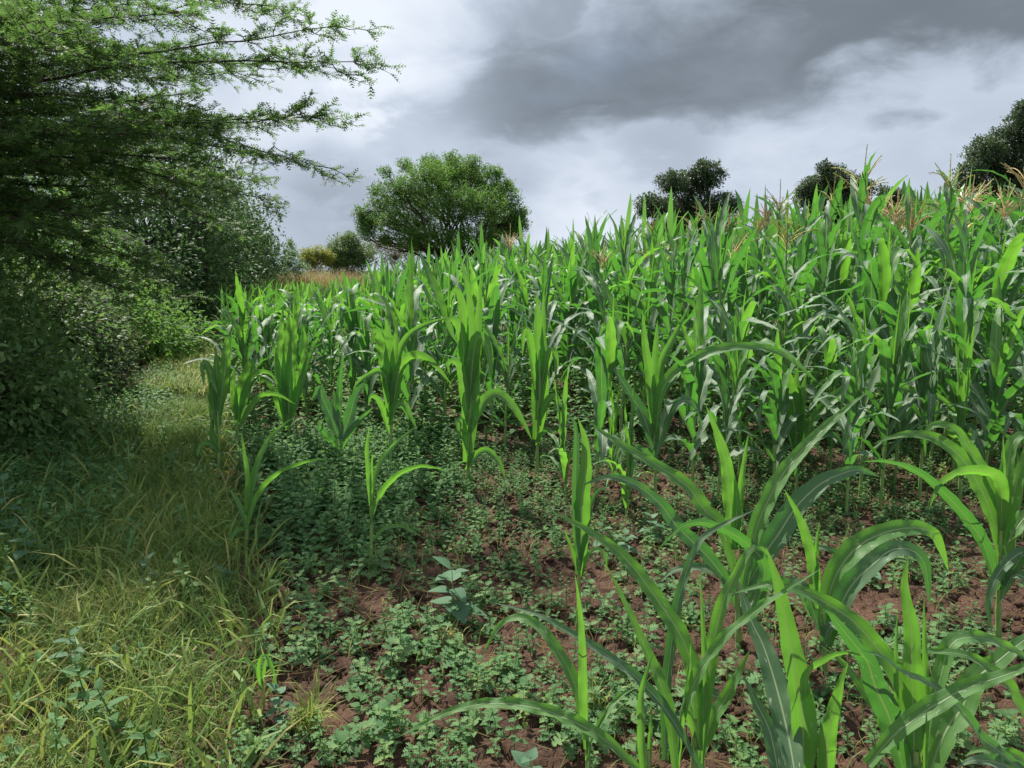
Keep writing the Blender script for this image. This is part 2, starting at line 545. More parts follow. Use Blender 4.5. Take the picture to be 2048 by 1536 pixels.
M_HEDGE_PALE = foliage('pale_hedge_leaf', [(0, (0.055, 0.125, 0.035)), (0.6, (0.095, 0.195, 0.050)), (1, (0.17, 0.28, 0.07))], (0.25, 0.46, 0.05), 0.3, 0.7, 0.15)
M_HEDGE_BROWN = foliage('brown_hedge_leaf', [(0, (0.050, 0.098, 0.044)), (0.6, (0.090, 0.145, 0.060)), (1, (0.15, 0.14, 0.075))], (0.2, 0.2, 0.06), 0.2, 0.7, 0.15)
M_TREE = foliage('tree_leaf', [(0, (0.050, 0.105, 0.024)), (0.6, (0.105, 0.200, 0.042)), (1, (0.18, 0.28, 0.06))], (0.16, 0.34, 0.03), 0.28, 0.55, 0.3)
M_TREE_DARK = foliage('dark_tree_leaf', [(0, (0.034, 0.058, 0.030)), (0.6, (0.060, 0.098, 0.045)), (1, (0.105, 0.140, 0.060))], (0.10, 0.17, 0.04), 0.18, 0.45, 0.4)
M_YELLOW = foliage('yellow_bush_leaf', [(0, (0.12, 0.17, 0.04)), (0.5, (0.20, 0.24, 0.05)), (1, (0.38, 0.34, 0.06))], (0.5, 0.5, 0.05), 0.3, 0.6, 0.2)
M_FARBUSH = foliage('far_bush_leaf', [(0, (0.060, 0.105, 0.040)), (0.6, (0.105, 0.165, 0.055)), (1, (0.16, 0.22, 0.08))], (0.2, 0.32, 0.06), 0.25, 0.6, 0.25)
M_GREYBUSH = foliage('grey_bush_leaf', [(0, (0.11, 0.12, 0.07)), (1, (0.24, 0.22, 0.15))], (0.25, 0.26, 0.12), 0.2, 0.7, 0.2)
M_FLOWER = plain('white_petal', (0.75, 0.76, 0.70), (0.85, 0.85, 0.80), 20, 0.6)
M_FARMAIZE = foliage('far_maize_leaf', [(0, (0.040, 0.125, 0.026)), (0.6, (0.085, 0.20, 0.042)), (1, (0.14, 0.25, 0.06))], (0.18, 0.48, 0.04), 0.34, 0.42, 0.5)


def soil_material():
    m, N = mat_new('soil')
    co = N.n('ShaderNodeNewGeometry').outputs['Position']
    a = N.n('ShaderNodeTexNoise', inp={'Vector': co, 'Scale': 2.2, 'Detail': 5.0, 'Roughness': 0.6}).outputs[0]
    b = N.n('ShaderNodeTexNoise', inp={'Vector': co, 'Scale': 38.0, 'Detail': 5.0, 'Roughness': 0.65}).outputs[0]
    c = N.n('ShaderNodeTexNoise', inp={'Vector': co, 'Scale': 0.8, 'Detail': 2.0}).outputs[0]
    f = N.math('ADD', N.math('MULTIPLY', a, 0.75), N.math('MULTIPLY', N.math('SUBTRACT', b, 0.5), 0.55), True)
    col = N.ramp(f, [(0.20, (0.038, 0.023, 0.017)), (0.42, (0.078, 0.044, 0.029)), (0.58, (0.122, 0.071, 0.047)), (0.8, (0.24, 0.152, 0.110))])
    far = N.ss(N.n('ShaderNodeSeparateXYZ', inp={0: co}).outputs[1], 14.0, 26.0)
    col = N.mix(N.math('MULTIPLY', far, 0.8), col, (0.075, 0.105, 0.030, 1))
    vor = N.n('ShaderNodeTexVoronoi', feature='DISTANCE_TO_EDGE', inp={'Vector': co, 'Scale': 24.0}).outputs['Distance']
    h = N.math('ADD', N.math('MULTIPLY', b, 0.8), N.math('MULTIPLY', N.ss(vor, 0.0, 0.10), 0.5))
    bmp = N.n('ShaderNodeBump', inp={'Strength': 0.8, 'Distance': 0.012, 'Height': h})
    p = N.n('ShaderNodeBsdfPrincipled', inp={'Base Color': col, 'Roughness': 0.92, 'Specular IOR Level': 0.15, 'Normal': bmp.outputs[0]})
    N.t.links.new(p.outputs[0], N.n('ShaderNodeOutputMaterial').inputs[0])
    return m


M_SOIL = soil_material()


# ------------------------------------------------------------------ ground
def axis(lo, hi, a, b, fine, grow):
    mid = list(np.arange(a, b, fine))
    up, st, v = [], fine, b
    while v < hi:
        up.append(v)
        st *= grow
        v += st
    up.append(hi)
    dn, st, v = [], fine, a
    while v > lo:
        st *= grow
        v -= st
        dn.append(max(v, lo))
    return np.array(sorted(set(dn + mid + up)))


gx = axis(-400, 400, -1.5, 2.5, 0.0205, 1.06)
gy = axis(-60, 1200, 2.1, 5.2, 0.0215, 1.055)
X, Y = np.meshgrid(gx, gy)
Z = gzd(X, Y)
gV = np.stack([X.ravel(), Y.ravel(), Z.ravel()], 1)
ground = ob('ground', me_from('ground', gV, strip_faces(len(gy), len(gx)), M_SOIL))
tag(ground, 'red brown clay soil of the maize field, cracked and cloddy', None, None, 'structure')


def put(x, y, dz=-0.01):
    return np.array([x, y, float(gzd(np.array([x]), np.array([y]))[0]) + dz])


# ------------------------------------------------------------------ trees and bushes
def leaf_quad():
    """A folded pointed leaf, 4 triangles, length 1 along +X."""
    V = np.array([[0, 0, 0], [0.45, 0.27, 0.07], [0.5, 0, 0], [0.45, -0.27, 0.07], [1, 0, -0.06]], float)
    F = np.array([[0, 2, 1], [0, 3, 2], [2, 4, 1], [2, 3, 4]])
    return V, F


def leaf_cheap():
    V = np.array([[0, 0, 0], [0.5, 0.26, 0.05], [0.5, -0.26, 0.05], [1, 0, -0.05]], float)
    return V, np.array([[0, 2, 1], [1, 2, 3]])


def feather(pairs=6, seed=0):
    """A bipinnate acacia leaf, length 1 along +X: a rachis with pairs of narrow pinnae."""
    r = np.random.default_rng(seed)
    V = [[0, -0.012, 0], [0, 0.012, 0], [1, 0, -0.12]]
    F = [[0, 2, 1]]
    for i in range(pairs):
        x = 0.16 + 0.78 * i / (pairs - 1)
        l = 0.38 * math.sin(math.pi * (0.22 + 0.66 * i / (pairs - 1))) + 0.06
        for sgn in (-1, 1):
            a = math.radians(r.uniform(48, 66))
            dx, dy = math.cos(a) * l, math.sin(a) * l * sgn
            z = -0.12 * x * x
            n = len(V)
            V += [[x - 0.085, 0.0, z], [x + 0.085, 0.0, z], [x + dx, dy, z + r.uniform(-.06, .06)]]
            F += [[n, n + 1, n + 2]]
    return np.array(V, float), np.array(F)


def spray(n=9, seed=0, ll=0.34):
    """A twig end with several small leaves, about 1 across, for crowns seen from far."""
    r = np.random.default_rng(seed)
    s = Soup()
    lv, lf = leaf_cheap()
    for i in range(n):
        d = unit(r.normal(size=3) * np.array([1, 1, 0.7]) + np.array([0.5, 0, 0.1]))
        R = frames(d[None], np.array([[0.1, 0.2, 1.0]]))[0]
        p = r.uniform(-0.32, 0.32, 3) * np.array([1.2, 1, 0.7])
        s.add((lv * ll * r.uniform(0.7, 1.25)) @ R.T + p, lf)
    return s.arrays()


def rand_dirs(n, r, up=0.0, flat=1.0):
    d = r.normal(size=(n, 3))
    d[:, 2] = d[:, 2] * flat + up
    return unit(d)


def crown_from_lobes(lobes, n, size, protos, seed, shell=0.35, up=0.25, flat=0.8, tint_lo=0.0, tint_hi=1.0):
    """Leaf clumps spread through ellipsoid lobes (cx,cy,cz,rx,ry,rz), densest towards each lobe's skin."""
    r = np.random.default_rng(seed)
    L = np.asarray(lobes, float)
    vol = (L[:, 3] * L[:, 4] * L[:, 5]) ** (2 / 3)
    which = r.choice(len(L), n, p=vol / vol.sum())
    d = rand_dirs(n, r)
    rad = 1 - shell * np.abs(r.normal(size=n)) * 0.9
    rad = np.clip(rad, 0.05, 1) * r.uniform(0.9, 1.12, n)
    lump = 1 + 0.30 * (vnoise(d[:, 0] * 3.1 + which * 7.7, d[:, 1] * 3.1 + d[:, 2] * 2.3, seed) - 0.5)
    P = L[which, :3] + d * (rad * lump)[:, None] * L[which, 3:]
    out = unit(d * 0.9 + rand_dirs(n, r, up, flat) * 0.9 + np.array([0, 0, -0.1]))
    upv = unit(rand_dirs(n, r) * 0.5 + np.array([0, 0, 1.0]))
    R = frames(out, upv)
    sc = size * r.uniform(0.65, 1.35, n)
    V, F, I = scatter(protos, r.integers(0, len(protos), n), R, P, sc)
    lobe_t = r.uniform(-0.18, 0.18, len(L))
    t = np.clip(r.beta(2.2, 2.2, n) + lobe_t[which], 0, 1) * (tint_hi - tint_lo) + tint_lo
    return V, F, t[I]


def wiggle(a, b, n, amp, r, sag=0.0):
    t = np.linspace(0, 1, n)[:, None]
    P = np.asarray(a) * (1 - t) + np.asarray(b) * t
    L = np.linalg.norm(np.asarray(b) - np.asarray(a))
    off = np.cumsum(r.normal(size=(n, 3)), axis=0)
    off -= off[0] + (off[-1] - off[0]) * t
    P = P + off * amp * L / math.sqrt(n)
    P[:, 2] += sag * L * 4 * (t * (1 - t))[:, 0]
    return P


def woody(name, label, cat, base, fork_z, lobes, crown_args, mat, stems=1, r0=0.10, seed=0, group=None, leafname='crown', bark=M_BARK, spread=0.25):
    """A tree or bush: trunk or stems, limbs to the lobes, crown of leaves."""
    r = np.random.default_rng(seed)
    root = empty(name, base)
    tag(root, label, cat, group)
    base = np.asarray(base, float)
    forks = []
    for k in range(stems):
        a = 6.28 * k / stems + r.uniform(0, 1)
        top = base + np.array([math.cos(a) * spread * (stems > 1), math.sin(a) * spread * (stems > 1), fork_z])
        C = wiggle(base + np.array([math.cos(a), math.sin(a), 0]) * 0.05 * (stems > 1) - np.array([0, 0, 0.12]), top, 9, 0.05, r)
        V, F = tube(C - base, np.linspace(r0, r0 * 0.62, 9) * (1 + 0.35 * np.exp(-np.arange(9) * 1.6)), 8)
        ob('trunk' if stems == 1 else 'stem', me_from('stem', V, F, bark), root)
        forks.append(top)
    for i, l in enumerate(lobes):
        f = forks[i % len(forks)]
        tip = np.array(l[:3]) + r.normal(size=3) * 0.15 * l[3]
        C = wiggle(f, tip, 9, 0.10, r, 0.06)
        s = Soup()
        V, F = tube(C - base, np.linspace(r0 * 0.5, r0 * 0.12, 9), 6)
        s.add(V, F)
        for q in range(6):
            k = r.integers(4, 9)
            e = np.array(l[:3]) + rand_dirs(1, r, 0.2)[0] * np.array(l[3:]) * 0.85
            V, F = tube(wiggle(C[k], e, 6, 0.12, r) - base, np.linspace(r0 * 0.2, r0 * 0.05, 6), 4)
            s.add(V, F)
        ob('branch', s.mesh('branch', bark, uv=False), root)
    V, F, t = crown_from_lobes(lobes, **crown_args)
    ob(leafname, me_from(leafname, V - base, F, mat, None, t, False), root)
    return root


def dome_lobes(cx, cy, z0, z1, rx, ry, n, seed, lr=0.42):
    """Lobes that fill a dome from z0 to z1."""
    r = np.random.default_rng(seed)
    out = []
    h = z1 - z0
    for i in range(n):
        a = 2.4 * i + r.uniform(-0.4, 0.4)
        q = math.sqrt((i + 0.5) / n)
        x, y = cx + math.cos(a) * q * rx * 0.72, cy + math.sin(a) * q * ry * 0.72
        top = z0 + h * math.sqrt(max(0.0, 1 - (q * 0.85) ** 2)) * r.uniform(0.86, 1.0)
        s = lr * r.uniform(0.75, 1.25)
        rz = min(s * min(rx, h) * 0.85, (top - z0) * 0.6)
        out.append((x, y, top - rz * 0.9, rx * s, ry * s, rz))
        if top - z0 > 1.5 * rz:
            out.append((x * 1.0 + r.uniform(-.2, .2) * rx, y + r.uniform(-.2, .2) * ry, z0 + (top - z0) * r.uniform(0.25, 0.5), rx * s, ry * s, rz))
    return out


SPR = [spray(9, k) for k in range(4)]
SPR_FINE = [spray(9, 40 + k, 0.28) for k in range(4)]
LEAFQ = [leaf_quad()]


def px_lobe(px, py, Y, rpx, squash=0.8, dy=0.0):
    c = dp(px, py, Y + dy)
    rr = rpx / FPX * Y * (0.84 if 27 < Y < 36 and px > 1200 else 1.0)
    return (c[0], c[1], c[2], rr, rr, rr * squash)


# the round umbrella tree in the middle
Yt = 38.0
b = gp(905, 600); tb = dp(905, 500, Yt); tb[2] = 0.0
um = []
for (px, py, rp, dy) in [(905, 352, 46, 0), (850, 360, 48, -1.2), (960, 365, 48, .5), (800, 385, 46, -.5), (1000, 395, 42, 0), (765, 415, 38, .8), (1022, 428, 32, -.4), (745, 443, 26, 0),
                         (840, 410, 55, 1.2), (900, 405, 58, -1.5), (960, 415, 52, -1.4), (790, 445, 40, -1), (1012, 455, 34, .8), (880, 345, 40, 1.6), (930, 345, 38, 1.8), (835, 450, 36, 1.5), (985, 450, 36, 1.6),
                         (725, 438, 14, 0), (770, 345, 16, 0), (810, 332, 20, .4), (990, 345, 18, .5), (1035, 440, 18, .3), (905, 318, 20, .3), (945, 325, 18, 0), (860, 325, 22, 0), (1012, 370, 18, .6), (750, 380, 16, .4), (735, 470, 16, -.5), (770, 480, 18, -.6), (732, 452, 24, 0), (1036, 448, 24, 0), (722, 425, 18, 0), (1045, 425, 14, 0), (820, 478, 30, -1.6), (870, 470, 34, -1.8), (930, 472, 34, -1.8), (985, 476, 30, -1.5), (1030, 462, 22, -.6), (900, 485, 26, 1.5), (960, 488, 26, 1.5), (840, 490, 24, 1.2)]:
    um.append(px_lobe(px, py, Yt, rp, 0.72, dy))
woody('umbrella_tree', 'broad round-crowned green tree standing alone behind the middle of the maize', 'tree', tb, 1.5, um,
      dict(n=19000, size=0.27, protos=SPR_FINE, seed=5, shell=0.5), M_TREE, stems=4, r0=0.16, seed=3, spread=0.8)
# three dark trees over the maize at the right
tb = dp(1390, 500, 34); tb[2] = 0
woody('dark_tree', 'dark two-lobed tree rising behind the maize, tall tassel in front of it', 'tree', tb, 2.4,
      [px_lobe(1415, 352, 34, 40, .75), px_lobe(1385, 368, 34, 42, .75, .5), px_lobe(1345, 365, 34, 36, .65, -.4), px_lobe(1300, 412, 34, 36, .7), px_lobe(1345, 425, 34, 46, .8, .6), px_lobe(1395, 425, 34, 52, .9, .4),
       px_lobe(1450, 410, 34, 36, .8), px_lobe(1370, 470, 34, 50, .7), px_lobe(1430, 470, 34, 44, .7), px_lobe(1310, 465, 34, 34, .7), px_lobe(1470, 455, 34, 28, .8, .5), px_lobe(1405, 330, 34, 18, .6)],
      dict(n=6500, size=0.27, protos=SPR, seed=6, shell=0.4), M_TREE_DARK, 1, 0.16, 6)
tb = dp(1672, 500, 35); tb[2] = 0
woody('dark_tree', 'dark single round tree rising behind the maize between two other dark trees', 'tree', tb, 2.4,
      [px_lobe(1665, 358, 35, 40, .8), px_lobe(1700, 375, 35, 40, .8, .4), px_lobe(1628, 375, 35, 36, .7), px_lobe(1730, 378, 35, 26, .7, .3), px_lobe(1612, 392, 35, 28, .8), px_lobe(1665, 405, 35, 52, .9, .4),
       px_lobe(1640, 440, 35, 40, .9), px_lobe(1700, 425, 35, 44, .9), px_lobe(1670, 480, 35, 50, .7), px_lobe(1650, 335, 35, 18, .6)],
      dict(n=5600, size=0.27, protos=SPR, seed=8, shell=0.4), M_TREE_DARK, 1, 0.16, 8)
tb = dp(2040, 500, 28); tb[2] = 0
woody('large_dark_tree', 'large dark tree at the far right edge, the tallest behind the maize', 'tree', tb, 2.6,
      [px_lobe(2055, 250, 28, 52, .8), px_lobe(2010, 285, 28, 50, .7, .5), px_lobe(1970, 305, 28, 44, .7), px_lobe(1942, 345, 28, 34, .7, -.3), px_lobe(2000, 345, 28, 56, .8, .4), px_lobe(2060, 340, 28, 70, .9), px_lobe(2120, 280, 28, 70, .9),
       px_lobe(1935, 372, 28, 28, .7), px_lobe(1990, 400, 28, 54, .8), px_lobe(2080, 420, 28, 80, .9), px_lobe(2045, 215, 28, 20, .7), px_lobe(2160, 350, 28, 70, .9)],
      dict(n=8000, size=0.27, protos=SPR, seed=9, shell=0.4, tint_lo=0.1), M_TREE_DARK, 1, 0.20, 9)
tb = dp(1795, 500, 40); tb[2] = 0
woody('small_dark_tree', 'small dark treetop just showing over the tassels', 'tree', tb, 1.6,
      [px_lobe(1795, 398, 40, 22, .8), px_lobe(1770, 385, 40, 14, .7), px_lobe(1812, 405, 40, 18, .8), px_lobe(1795, 440, 40, 34, .9)],
      dict(n=1300, size=0.34, protos=SPR, seed=10, shell=0.4), M_TREE_DARK, 1, 0.1, 10)
# scrub at the far end of the field
tb = dp(690, 540, 34); tb[2] = 0
woody('round_bush', 'round pale green bush beyond the far end of the field', 'bush', tb, 0.4, [px_lobe(690, 500, 34, 36, .9), px_lobe(672, 512, 34, 26, .9), px_lobe(722, 510, 34, 30, .8), px_lobe(700, 480, 34, 20, .8), px_lobe(690, 530, 34, 44, .6)],
      dict(n=2600, size=0.26, protos=SPR_FINE, seed=12, shell=0.4), M_FARBUSH, 3, 0.05, 12)
tb = dp(622, 545, 33); tb[2] = 0
woody('yellow_bush', 'yellow flowering bush beyond the far end of the field', 'bush', tb, 0.3, [px_lobe(612, 512, 33, 18, .8), px_lobe(635, 508, 33, 20, .8), px_lobe(655, 515, 33, 18, .8), px_lobe(628, 525, 33, 26, .8)],
      dict(n=900, size=0.24, protos=SPR_FINE, seed=13, shell=0.5), M_YELLOW, 3, 0.04, 13)
tb = dp(585, 545, 30); tb[2] = 0
woody('thin_sapling', 'thin dark sapling standing between the hedge and the yellow bush', 'sapling', tb, 0.9, [px_lobe(580, 488, 30, 11, 1.3), px_lobe(585, 508, 30, 17, 1.2), px_lobe(575, 528, 30, 22, 1.0), px_lobe(600, 535, 30, 20, .9)],
      dict(n=520, size=0.20, protos=SPR_FINE, seed=14, shell=0.6), M_HEDGE, 2, 0.03, 14)
tb = dp(780, 540, 42); tb[2] = 0
woody('grey_scrub', 'greyish dry scrub under the left side of the broad round-crowned tree', 'scrub', tb, 0.4, [px_lobe(760, 492, 42, 30, .7), px_lobe(800, 490, 42, 32, .7), px_lobe(840, 500, 42, 34, .7), px_lobe(730, 505, 42, 24, .8), px_lobe(790, 515, 42, 50, .7)],
      dict(n=1500, size=0.26, protos=SPR_FINE, seed=15, shell=0.6), M_GREYBUSH, 3, 0.04, 15)
for k, (px, py, rp, lab) in enumerate([(1010, 505, 50, 'low scrub under the right side of the broad round-crowned tree'), (1160, 510, 46, 'low pale scrub in the gap right of the broad round-crowned tree')]):
    tb = dp(px, 545, 44); tb[2] = 0
    woody('low_scrub', lab, 'scrub', tb, 0.4, [px_lobe(px - rp * .6, py, 44, rp * .5, .7), px_lobe(px, py - 6, 44, rp * .55, .7), px_lobe(px + rp * .7, py, 44, rp * .5, .7), px_lobe(px, py + 15, 44, rp * .9, .6)],
          dict(n=1100, size=0.26, protos=SPR_FINE, seed=60 + k, shell=0.6), M_FARBUSH, 3, 0.04, 60 + k)

# the hedge along the path: each bush a thing
HEDGE = [  # x, y, rx, ry, height, lobes, leaves, size, material, name, label
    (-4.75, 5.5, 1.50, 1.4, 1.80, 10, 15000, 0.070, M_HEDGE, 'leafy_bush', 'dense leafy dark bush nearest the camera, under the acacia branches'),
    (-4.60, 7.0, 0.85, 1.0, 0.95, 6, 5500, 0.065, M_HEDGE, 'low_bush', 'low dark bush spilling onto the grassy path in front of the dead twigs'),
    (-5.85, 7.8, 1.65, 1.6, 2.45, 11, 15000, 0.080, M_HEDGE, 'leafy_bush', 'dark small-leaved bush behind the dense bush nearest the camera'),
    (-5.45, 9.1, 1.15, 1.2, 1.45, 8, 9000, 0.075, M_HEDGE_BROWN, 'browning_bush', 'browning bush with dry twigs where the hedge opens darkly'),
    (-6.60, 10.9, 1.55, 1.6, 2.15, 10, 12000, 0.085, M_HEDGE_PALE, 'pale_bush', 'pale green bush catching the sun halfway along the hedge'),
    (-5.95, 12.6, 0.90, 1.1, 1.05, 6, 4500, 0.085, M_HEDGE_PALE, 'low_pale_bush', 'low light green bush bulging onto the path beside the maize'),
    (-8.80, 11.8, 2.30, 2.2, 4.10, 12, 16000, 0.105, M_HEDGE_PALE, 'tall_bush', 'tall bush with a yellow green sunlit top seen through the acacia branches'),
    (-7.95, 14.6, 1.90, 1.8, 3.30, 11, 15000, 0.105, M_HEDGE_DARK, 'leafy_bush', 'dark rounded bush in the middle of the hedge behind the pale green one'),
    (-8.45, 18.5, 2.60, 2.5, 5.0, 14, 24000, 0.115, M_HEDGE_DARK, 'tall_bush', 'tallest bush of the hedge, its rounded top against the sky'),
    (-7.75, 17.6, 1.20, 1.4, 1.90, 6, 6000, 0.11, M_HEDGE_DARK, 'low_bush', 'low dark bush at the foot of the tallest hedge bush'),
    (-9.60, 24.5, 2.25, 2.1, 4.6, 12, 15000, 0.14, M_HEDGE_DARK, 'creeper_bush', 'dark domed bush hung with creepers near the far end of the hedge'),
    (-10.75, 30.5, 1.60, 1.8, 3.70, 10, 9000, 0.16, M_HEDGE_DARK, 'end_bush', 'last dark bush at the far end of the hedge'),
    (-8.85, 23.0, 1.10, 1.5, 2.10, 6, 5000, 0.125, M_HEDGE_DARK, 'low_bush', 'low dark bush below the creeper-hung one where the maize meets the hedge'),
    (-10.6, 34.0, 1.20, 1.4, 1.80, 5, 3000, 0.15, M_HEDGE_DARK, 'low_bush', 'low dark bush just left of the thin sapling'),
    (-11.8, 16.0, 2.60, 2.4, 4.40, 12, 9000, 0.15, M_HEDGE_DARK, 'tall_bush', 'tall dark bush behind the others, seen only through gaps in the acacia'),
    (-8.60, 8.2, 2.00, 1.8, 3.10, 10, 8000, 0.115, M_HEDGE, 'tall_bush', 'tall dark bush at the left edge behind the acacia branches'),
]
for k, (x, y, rx, ry, h, nl, n, size, m, nm, lab) in enumerate(HEDGE):
    h *= 1.22
    z0 = 0.12
    lob = dome_lobes(x, y, z0, h, rx, ry, nl, 100 + k)
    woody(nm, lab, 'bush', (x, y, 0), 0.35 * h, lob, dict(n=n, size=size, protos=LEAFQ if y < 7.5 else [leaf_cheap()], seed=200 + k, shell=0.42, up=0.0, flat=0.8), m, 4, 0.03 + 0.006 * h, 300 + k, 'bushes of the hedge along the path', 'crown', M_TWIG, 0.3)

# ------------------------------------------------------------------ the acacia leaning in from the left
def acacia():
    r = np.random.default_rng(17)
    base = np.array([-7.2, 7.6, 0.0])
    root = empty('acacia_tree', base)
    tag(root, 'feathery acacia whose long branches reach over the path from the left', 'tree')
    fork = np.array([-6.9, 7.5, 2.3])
    C = wiggle(base - np.array([0, 0, 0.15]), fork, 10, 0.04, r)
    V, F = tube(C - base, np.linspace(0.20, 0.13, 10) * (1 + 0.4 * np.exp(-np.arange(10) * 1.3)), 10)
    ob('trunk', me_from('trunk', V, F, M_BARK), root)
    tips = [(800, 130, 5.6), (728, 86, 6.0), (640, 205, 5.8), (690, 275, 6.2), (672, 328, 6.4), (590, 395, 6.6), (575, 22, 6.2), (470, -20, 6.0), (560, 300, 5.6), (590, 150, 6.8), (520, 250, 7.2), (540, 360, 7.6),
            (430, 60, 5.4), (330, 130, 5.2), (380, 220, 5.6), (300, 20, 6.6), (420, 330, 6.4), (340, 290, 5.4), (250, 210, 5.0), (180, 110, 5.2), (90, 40, 5.2), (460, 150, 7.6), (200, 330, 5.4), (120, 250, 5.8), (60, 180, 6.4), (160, 20, 7.6), (30, 330, 5.6),
            (400, 430, 6.6), (300, 420, 5.8), (210, 450, 5.6), (330, 520, 6.6), (110, 420, 5.4), (230, 560, 6.0), (430, 380, 7.4), (60, 520, 5.4), (370, 600, 7.4), (470, 440, 8.0), (150, 545, 6.8),
            (20, 90, 6.4), (120, 160, 7.0), (230, 70, 5.8), (260, 270, 7.2), (30, 260, 7.2), (150, 360, 7.4), (60, 420, 7.0), (270, 360, 7.6), (380, 290, 8.2), (20, 470, 6.2), (200, 500, 7.6), (270, 480, 8.4), (340, 90, 7.8), (420, 190, 8.4), (90, 330, 8.2), (10, 20, 5.6)]
    ends = [dp(*t) for t in tips]
    # the crown goes on above and in front of the frame, over the path
    for (x, y, z) in [(-5.0, 5.6, 4.8), (-5.4, 8.0, 5.1), (-5.6, 6.4, 5.0), (-5.6, 9.6, 4.7), (-6.5, 3.6, 3.9), (-7.4, 5.0, 4.4), (-8.6, 7.0, 4.4), (-8.2, 9.6, 4.4), (-6.8, 10.6, 4.5)]:
        ends.append(np.array([x, y, z]))
    fp, fd, fs = [], [], []
    for q, e in enumerate(ends):
        st = fork + np.array([r.uniform(-.3, .3), r.uniform(-.5, .5), 0.72 * (e[2] - 2.3) + r.uniform(-0.5, 0.5)])
        mid = st * 0.45 + e * 0.55 + np.array([0, 0, 0.22 * np.linalg.norm(e - st) * r.uniform(-0.1, 0.45)])
        if e[2] < 2.2:
            mid[2] += 0.25
        C = spline([st, st * 0.8 + mid * 0.2 + np.array([0, 0, .15]), mid, e], 26)
        C[1:-1] += np.cumsum(r.normal(size=(24, 3)), 0) * 0.013 * np.linspace(0.2, 1, 24)[:, None]
        C[-1] = C[-2] + (C[-2] - C[-3]) * 0.3
        L = np.linalg.norm(e - st)
        s = Soup()
        V, F = tube(C - base, np.linspace(0.024, 0.002, 26), 6)
        s.add(V, F)
        T = unit(np.gradient(C, axis=0))
        ntw = int(17 + L * 3.6)
        for j in range(ntw):
            f = 0.26 + 0.74 * ((j + r.uniform(0, 1)) / ntw) ** 0.85
            i = min(int(f * 25), 25)
            p, t = C[i], T[i]
            lat = unit(np.cross(t, [0, 0, 1.0])) * (1 if j % 2 else -1)
            d = unit(t * r.uniform(0.7, 1.3) + lat * r.uniform(0.5, 1.0) + np.array([0, 0, r.uniform(-0.17, 0.20)]))
            tl = r.uniform(0.25, 0.80) * (1.2 - 0.72 * f)
            tw = wiggle(p, p + d * tl + np.array([0, 0, -0.06 * tl]), 7, 0.20, r)
            V, F = tube(tw - base, np.linspace(0.0055, 0.0016, 7), 3)
            s.add(V, F)
            segs = [(tw, tl)]
            for k in range(2):
                i2 = r.integers(2, 6)
                d2 = unit(d + unit(np.cross(d, [0, 0, 1.0])) * r.uniform(-0.9, 0.9) + np.array([0, 0, r.uniform(-.4, .45)]))
                l2 = tl * r.uniform(0.35, 0.6)
                tw2 = wiggle(tw[i2], tw[i2] + d2 * l2, 5, 0.08, r)
                V, F = tube(tw2 - base, np.linspace(0.003, 0.0012, 5), 3)
                s.add(V, F)
                segs.append((tw2, l2))
            for (tp, ln) in segs:
                m = max(3, int(ln / 0.056))
                tt = np.repeat(np.linspace(0.15, 1.0, m) + r.normal(size=m) * 0.02, 3)
                m *= 3
                idx = np.clip(tt, 0.05, 1) * (len(tp) - 1)
                PP = np.stack([np.interp(idx, np.arange(len(tp)), tp[:, k]) for k in range(3)], 1)
                dd = unit(np.gradient(tp, axis=0))[np.clip(idx.astype(int), 0, len(tp) - 1)]
                out = unit(dd * 0.75 + r.normal(size=(m, 3)) * np.array([0.55, 0.55, 0.30]) + np.array([0, 0, 0.08]))
                fp.append(PP)
                fd.append(out)
                fs.append(r.uniform(0.045, 0.090, m))
        m = 22
        PP = C[-8:][np.sort(r.integers(0, 8, m))]
        fp.append(PP)
        fd.append(unit(T[-1] * 0.9 + r.normal(size=(m, 3)) * 0.55))
        fs.append(r.uniform(0.05, 0.09, m))
        ob('branch', s.mesh('branch', M_TWIG, uv=False), root)
    P, D, S = np.vstack(fp), np.vstack(fd), np.concatenate(fs)
    R = frames(D, unit(r.normal(size=P.shape) * 0.35 + np.array([0, 0, 1.0])))
    pr = [feather(4, k) for k in range(3)]
    V, F, I = scatter(pr, r.integers(0, 3, len(P)), R, P, S)
    t = np.clip(r.beta(2, 2.4, len(P)), 0, 1)
    ob('crown', me_from('crown', V - base, F, M_ACACIA, None, t[I], False), root)
    return len(P)


n_feather = acacia()
print('acacia leaves', n_feather)

